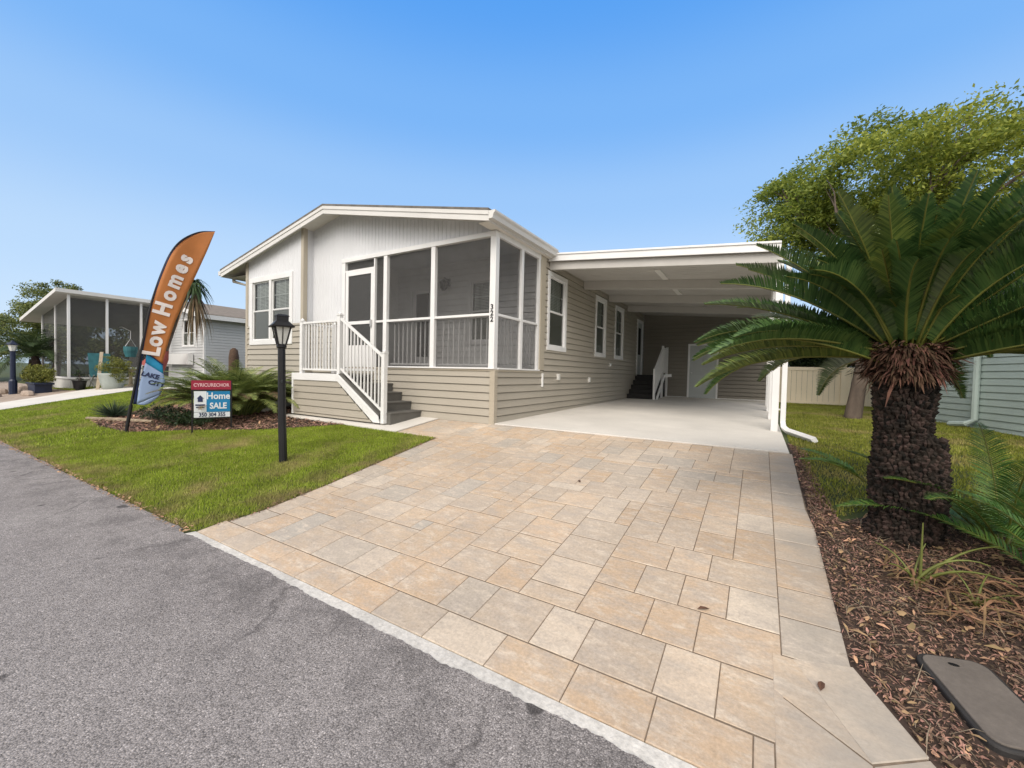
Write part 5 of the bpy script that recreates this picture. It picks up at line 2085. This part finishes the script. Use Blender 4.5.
for k, (x, y, s, lab) in enumerate(((-19.9, -2.1, .30, 'reddish squared garden stone beside the blue planter box'), (-18.2, -2.3, .22, 'long flat pale stone along the neighbouring driveway edge'), (-20.3, -2.6, .25, 'rough brown stone at the foot of the navy lamp post'), (-18.9, -2.9, .18, 'small low stone nearest the street in the neighbouring bed'))):
    w = MB()
    w.lathe((x, y, G(x, y) - .03), [(s * .9, 0), (s, s * .3), (s * .85, s * .75), (s * .5, s * .9)], 7, squash=(1.2 if k != 1 else 2.4, .7))
    tag(w.build('garden_stone', MT['stone'], None, loc=(x, y, G(x, y)), bevel=.02), lab, 'stone', 'stones edging the neighbouring bed')
w = MB()
w.lathe((-18.45, -.95, G(0, -.95) - .01), [(.15, 0), (.20, .32), (.22, .36), (.18, .36)], 12)
tag(w.build('plant_pot', MT['black'], None, loc=(-18.45, -.95, G(0, -.95)), smooth=False), 'small black plant pot by the corner post of the neighbouring porch', 'pot')
leafy('potted_plant', 'thin upright plant in the small black pot by the neighbouring porch', [((-18.45, -.95, .42), (.14, .14, .22))], [14], 14, .08, .07, MT['shrub'], (-18.45, -.95, .22))
w = MB()
w.lathe((-17.15, -.35, -.06), [(.28, 0), (.36, .3), (.40, .55), (.42, .60), (.36, .60)], 16)
tag(w.build('plant_pot', MT['pot'], None, loc=(-17.15, -.35, -.05), smooth=True), 'large pale grey glazed pot beside the neighbouring driveway', 'pot')
leafy('potted_shrub', 'bushy grey green shrub spilling from the large pale glazed pot', [((-17.2, -.3, .85), (.62, .5, .38)), ((-16.75, -.2, .6), (.3, .35, .4))], [70, 40], 24, .13, .07, MT['yshrub'], (-17.15, -.35, .5))
w = MB()
w.beam((-17.35, -.72, -.1), (-18.35, -.35, 1.35), .10, .05)
tag(w.build('wood_plank', MT['wood'], None, loc=(-17.35, -.72, -.09)), 'weathered plank leaning against the clutter before the neighbouring porch', 'plank')
ch = thing('folding_chair', 'teal canvas folding chair standing before the neighbouring porch screen', 'chair', (-18.6, -.25, -.03))
w = MB()
w.prism([(-18.35, -.55, .42), (-18.35, .05, .42), (-18.85, .05, .36), (-18.85, -.55, .36)], (0, 0, .04))
w.build('seat', MT['tealcloth'], ch)
w = MB()
w.prism([(-18.82, -.58, .42), (-18.82, .08, .42), (-19.08, .08, 1.32), (-19.08, -.58, 1.32)], (.03, 0, 0))
w.build('backrest', MT['tealcloth'], ch)
for x, x2 in ((-18.3, -18.9), (-18.9, -18.3)):
    for y in (-.58, .08):
        w = MB(); w.beam((x, y, -.04), (x2, y, .45), .03, .03); w.build('leg', MT['alu'], ch)
w = MB()
w.lathe((-18.1, .45, 1.2), [(.16, 0), (.22, .25), (.22, .42), (.18, .42)], 12)
tag(w.build('hanging_bucket', MT['tealcloth'], None, loc=(-18.1, .45, 1.2)), 'teal bucket hanging before the neighbouring porch screen', 'bucket')
bk = bpy.data.objects['hanging_bucket']
w = MB()
w.tube([(-18.1, .27, 1.6), (-18.1, .45, 1.95), (-18.1, .63, 1.6)], .012, 5)
w.tube([(-18.1, .45, 1.95), (-18.1, .45, 2.25), (-18.9, .40, 2.45), (-19.16, .40, 2.45)], .012, 5)
w.build('hanger', MT['alu'], bk)
tb = thing('garden_table', 'pale round garden table with clutter behind the glazed pot', 'table', (-17.75, .35, .0))
w = MB(); w.lathe((-17.75, .35, .72), [(.55, 0), (.57, .02), (.55, .06)], 20); w.build('table_top', MT['pot'], tb)
w = MB(); w.lathe((-17.75, .35, -.0), [(.25, 0), (.06, .1), (.05, .6), (.2, .72)], 12); w.build('pedestal', MT['wood'], tb)
ub = thing('patio_umbrella', 'half closed faded red patio umbrella leaning beside the garden table', 'umbrella', (-17.2, 1.0, 0))
w = MB(); w.tube([(-17.3, .85, 0), (-17.05, 1.35, 1.75)], .02, 6); w.build('pole', MT['wood'], ub)
w = MB(); w.tube([(-17.22, .85, .75), (-17.12, 1.1, 1.25), (-17.05, 1.32, 1.70)], [.42, .30, .04], 10, cap=False); w.build('canopy', MT['redcloth'], ub)
w = MB()
w.lathe((-15.3, 3.0, .0), [(.16, 0), (.19, .5), (.19, 1.3), (.15, 1.6), (.05, 1.7)], 12)
tag(w.build('rain_barrel', MT['brown'], None, loc=(-15.25, 2.9, .0), smooth=True), 'dark brown rounded barrel beside the neighbouring house wall', 'barrel')

# palms and trees on the left
lpm = thing('date_palm', 'small palm with two leaning dark trunks beside the neighbouring porch', 'palm', (-21.8, -1.45, -.17))
tk = Cloud()
tk.tube(np.array([(-22.15, -1.5, -.2), (-22.2, -1.5, .5), (-22.35, -1.45, 1.0)]), .16, .13, k=9)
tk.tube(np.array([(-21.5, -1.35, -.2), (-21.75, -1.4, .55), (-22.1, -1.45, 1.1)]), .15, .12, k=9)
tk.build('trunk', MT['sagobark'], lpm)
cl = Cloud()
for i in range(34):
    az = i * 2.39996
    t = i / 34
    V, F, pts = frond_geo((-22.2, -1.45, 1.15), az, 1.35 - 1.35 * t, 1.75, 1.5, .34, 40, .028, .1, fwd=.5, start=.15)
    cl.add(V, F, 0); cl.tube(pts, .02, .006, 0)
cl.build('crown', MT['frondgreen'], lpm)

cab = thing('cabbage_palm', 'shaggy palm with drooping brown dead fronds behind the flag', 'palm', (-13.3, 1.0, .0))
tk = Cloud()
tk.tube(np.array([(-18.2, 1.3, -.05), (-17.3, 1.25, 1.3), (-15.4, 1.05, 2.9), (-14.0, 1.0, 3.85)]), .12, .09, k=9)
tk.build('trunk', MT['bark'], cab)


def straps(cl, c, n, ln, el, wid, sag, azr=(0, 6.28)):
    for i in range(n):
        az = rnd.uniform(*azr); e = rnd.uniform(*el); L = ln * rnd.uniform(.7, 1.2)
        d = np.array([math.cos(az) * math.cos(e), math.sin(az) * math.cos(e), math.sin(e)])
        sd = np.array([-math.sin(az), math.cos(az), 0]) * wid / 2
        t = np.linspace(0, 1, 6)[:, None]
        P = np.array(c) + d * L * t * (1 - .25 * t) + np.array([0, 0, -1.]) * sag * L * t ** 2.2
        wd_ = np.array([.6, 1, 1, .8, .5, .08])[:, None]
        V = np.stack([P - sd * wd_, P + sd * wd_], 1).reshape(-1, 3)
        cl.add(V, np.array([[2 * k, 2 * k + 1, 2 * k + 3, 2 * k + 2] for k in range(5)]))


cl, cd = Cloud(), Cloud()
straps(cl, (-13.9, 1.0, 3.85), 170, .8, (-.5, 1.3), .06, .6)
straps(cd, (-13.85, 1.0, 3.55), 70, 1.05, (-1.45, -.55), .05, .9)
cl.build('crown', MT['frondgreen'], cab)
cd.build('dead_fronds', MT['deadfrond'], cab)

tree('broadleaf_tree', 'bushy yellow green tree at the left edge behind the neighbouring porch', (-31.3, .9, 0), (-31.2, 1.0, 2.0), [((-31.2, 1.0, 3.9), (1.7, 1.6, 1.7)), ((-33.2, .8, 2.8), (1.8, 2, 1.6)), ((-30.6, .6, 2.2), (1.6, 1.4, 1.4))], [110, 90, 70], 110, .45, .13, MT['lefttree'], .2, limbs=16, flat=.6)
tree('broadleaf_tree', 'dense green tree low at the far left behind the date palm', (-30, -2.2, -.2), (-30, -2.2, 1.0), [((-30, -2.3, 2.0), (2.2, 1.8, 1.6)), ((-33, -2.6, 1.9), (2.2, 1.8, 1.6))], [90, 80], 90, .5, .14, MT['lefttree'], .2, limbs=12, flat=.6)
tree('thin_tree', 'sparse distant tree showing above the neighbouring roof beside the beige home', (-24.5, 14.5, .1), (-24.3, 14.5, 3.2), [((-24.6, 14.5, 5.6), (2.0, 1.5, 1.35)), ((-23.0, 14.5, 5.0), (1.3, 1.2, .8))], [46, 22], 42, .42, .17, MT['fartree'], .14, limbs=20, flat=.55)
tree('broadleaf_tree', 'pale green tree standing far behind the date palm', (-40, 6, 0), (-40, 6, 2), [((-40, 6, 3.4), (4, 3, 2.4)), ((-46, 5, 3.4), (4, 3, 2.6))], [90, 90], 50, .8, .3, MT['lefttree'], .25, limbs=12, flat=.6)
# unseen trees added across the street to block low sky light
for i, (x, y) in enumerate(((-17, -20), (-10.5, -21), (-4, -19.5), (2.5, -21), (9, -20), (16, -21), (23, -18))):
    h = rnd.uniform(5.2, 6.8)
    tree('sky_block_tree', 'dense green tree added unseen across the street to block low sky light', (x, y, -.5), (x + .2, y, 1.6), [((x, y, h * .58), (3.7, 2.6, h * .42)), ((x + 2, y - .5, h * .40), (2.5, 2, h * .3))], [120, 60], 36, .62, .30, MT['hedge'], .22, limbs=10, flat=.7, group='unseen trees added to block low sky light')

# ------------------------------------------------------------------ light, sky, camera
world = bpy.data.worlds.new('World')
scene.world = world
world.use_nodes = True
nt = world.node_tree
nt.nodes.clear()
sky = nt.nodes.new('ShaderNodeTexSky')
sky.sky_type = 'NISHITA'
sky.sun_disc = False
SUN_EL, SUN_AZ = 44, 168          # azimuth clockwise from +Y
sky.sun_elevation = R_(SUN_EL)
sky.sun_rotation = R_(SUN_AZ)
sky.altitude = 0
sky.air_density = 1.15
sky.dust_density = .8
sky.ozone_density = 3.0
bg = nt.nodes.new('ShaderNodeBackground')
bg.inputs['Strength'].default_value = .15
wo = nt.nodes.new('ShaderNodeOutputWorld')
# soft bright cloud cover around the sun, behind and above the viewer; the sky ahead stays blue
tc = nt.nodes.new('ShaderNodeTexCoord')
dot = nt.nodes.new('ShaderNodeVectorMath'); dot.operation = 'DOT_PRODUCT'
dot.inputs[1].default_value = (.20, -.70, .68)
nt.links.new(tc.outputs['Generated'], dot.inputs[0])
cn = nt.nodes.new('ShaderNodeTexNoise')
cn.inputs['Scale'].default_value = 2.2
cn.inputs['Detail'].default_value = 6
nt.links.new(tc.outputs['Generated'], cn.inputs['Vector'])
ma = nt.nodes.new('ShaderNodeMath'); ma.operation = 'MULTIPLY_ADD'
ma.inputs[1].default_value = .35
nt.links.new(cn.outputs['Fac'], ma.inputs[0])
nt.links.new(dot.outputs['Value'], ma.inputs[2])
cr = nt.nodes.new('ShaderNodeMapRange')
cr.inputs['From Min'].default_value = .26
cr.inputs['From Max'].default_value = .55
nt.links.new(ma.outputs[0], cr.inputs['Value'])
clear = nt.nodes.new('ShaderNodeHueSaturation')
clear.inputs['Hue'].default_value = .506
sepz = nt.nodes.new('ShaderNodeSeparateXYZ')
nt.links.new(tc.outputs['Generated'], sepz.inputs[0])
haze = nt.nodes.new('ShaderNodeMapRange')          # hazier, paler air towards the horizon
haze.inputs['From Min'].default_value = .0
haze.inputs['From Max'].default_value = .50
haze.inputs['To Min'].default_value = .55
haze.inputs['To Max'].default_value = 1.19
nt.links.new(sepz.outputs['Z'], haze.inputs['Value'])
nt.links.new(haze.outputs[0], clear.inputs['Saturation'])
clear.inputs['Value'].default_value = 1.0
nt.links.new(sky.outputs[0], clear.inputs['Color'])
cloud = nt.nodes.new('ShaderNodeHueSaturation')
cloud.inputs['Saturation'].default_value = .08
cloud.inputs['Value'].default_value = 1.0
nt.links.new(sky.outputs[0], cloud.inputs['Color'])
tint = nt.nodes.new('ShaderNodeMix'); tint.data_type = 'RGBA'; tint.blend_type = 'MULTIPLY'
tint.inputs[0].default_value = 1
tint.inputs[7].default_value = (1.0, .955, .90, 1)
nt.links.new(cloud.outputs[0], tint.inputs[6])
mx = nt.nodes.new('ShaderNodeMix'); mx.data_type = 'RGBA'
nt.links.new(cr.outputs[0], mx.inputs[0])
# clear air: deep blue overhead paling evenly to a hazy horizon
gr = nt.nodes.new('ShaderNodeValToRGB')
gr.color_ramp.interpolation = 'EASE'
stops = [(0.0, (2.55, 3.2, 4.0)), (.2, (2.05, 2.9, 4.0)), (.38, (1.4, 2.43, 3.98)), (.52, (.86, 2.0, 3.96)), (.68, (.42, 1.56, 3.88)), (1.0, (.28, 1.15, 3.3))]
while len(gr.color_ramp.elements) < len(stops):
    gr.color_ramp.elements.new(.5)
for e_, (ps, c_) in zip(gr.color_ramp.elements, stops):
    e_.position = ps
    e_.color = (c_[0] / 4, c_[1] / 4, c_[2] / 4, 1)
nt.links.new(sepz.outputs['Z'], gr.inputs['Fac'])
four = nt.nodes.new('ShaderNodeVectorMath'); four.operation = 'SCALE'
four.inputs['Scale'].default_value = 4
nt.links.new(gr.outputs['Color'], four.inputs[0])
lim = nt.nodes.new('ShaderNodeMix'); lim.data_type = 'RGBA'
lim.inputs[0].default_value = .9
nt.links.new(clear.outputs[0], lim.inputs[6])
nt.links.new(four.outputs[0], lim.inputs[7])
nt.links.new(lim.outputs[2], mx.inputs[6])
nt.links.new(tint.outputs[2], mx.inputs[7])
nt.links.new(mx.outputs[2], bg.inputs[0])
nt.links.new(bg.outputs[0], wo.inputs[0])

sl = bpy.data.lights.new('sun', 'SUN')
sl.energy = 1.5
sl.angle = R_(40)
sl.color = (1, .92, .82)
so = bpy.data.objects.new('sun', sl)
COL.objects.link(so)
az, el = R_(SUN_AZ), R_(SUN_EL)
sd_ = Vector((math.sin(az) * math.cos(el), math.cos(az) * math.cos(el), math.sin(el)))
so.rotation_euler = sd_.to_track_quat('Z', 'Y').to_euler()
so.location = (0, -10, 20)

yaw, pitch, roll = -.5399, -.0262, .0227
f = Vector((math.sin(yaw) * math.cos(pitch), math.cos(yaw) * math.cos(pitch), math.sin(pitch)))
r0 = Vector((math.cos(yaw), -math.sin(yaw), 0))
u0 = r0.cross(f)
r = r0 * math.cos(roll) + u0 * math.sin(roll)
u = u0 * math.cos(roll) - r0 * math.sin(roll)
cam = bpy.data.cameras.new('camera')
cam.sensor_fit = 'HORIZONTAL'
cam.sensor_width = 36
cam.lens = 410.62 / 1024 * 36
cam.clip_start = .05
cam.clip_end = 1500
co = bpy.data.objects.new('camera', cam)
COL.objects.link(co)
co.matrix_world = Matrix(((r.x, u.x, -f.x, 3.921), (r.y, u.y, -f.y, -5.9336), (r.z, u.z, -f.z, .8907), (0, 0, 0, 1)))
scene.camera = co
scene.view_settings.view_transform = 'Standard'
scene.view_settings.look = 'None'
scene.view_settings.exposure = .68
scene.view_settings.gamma = 1
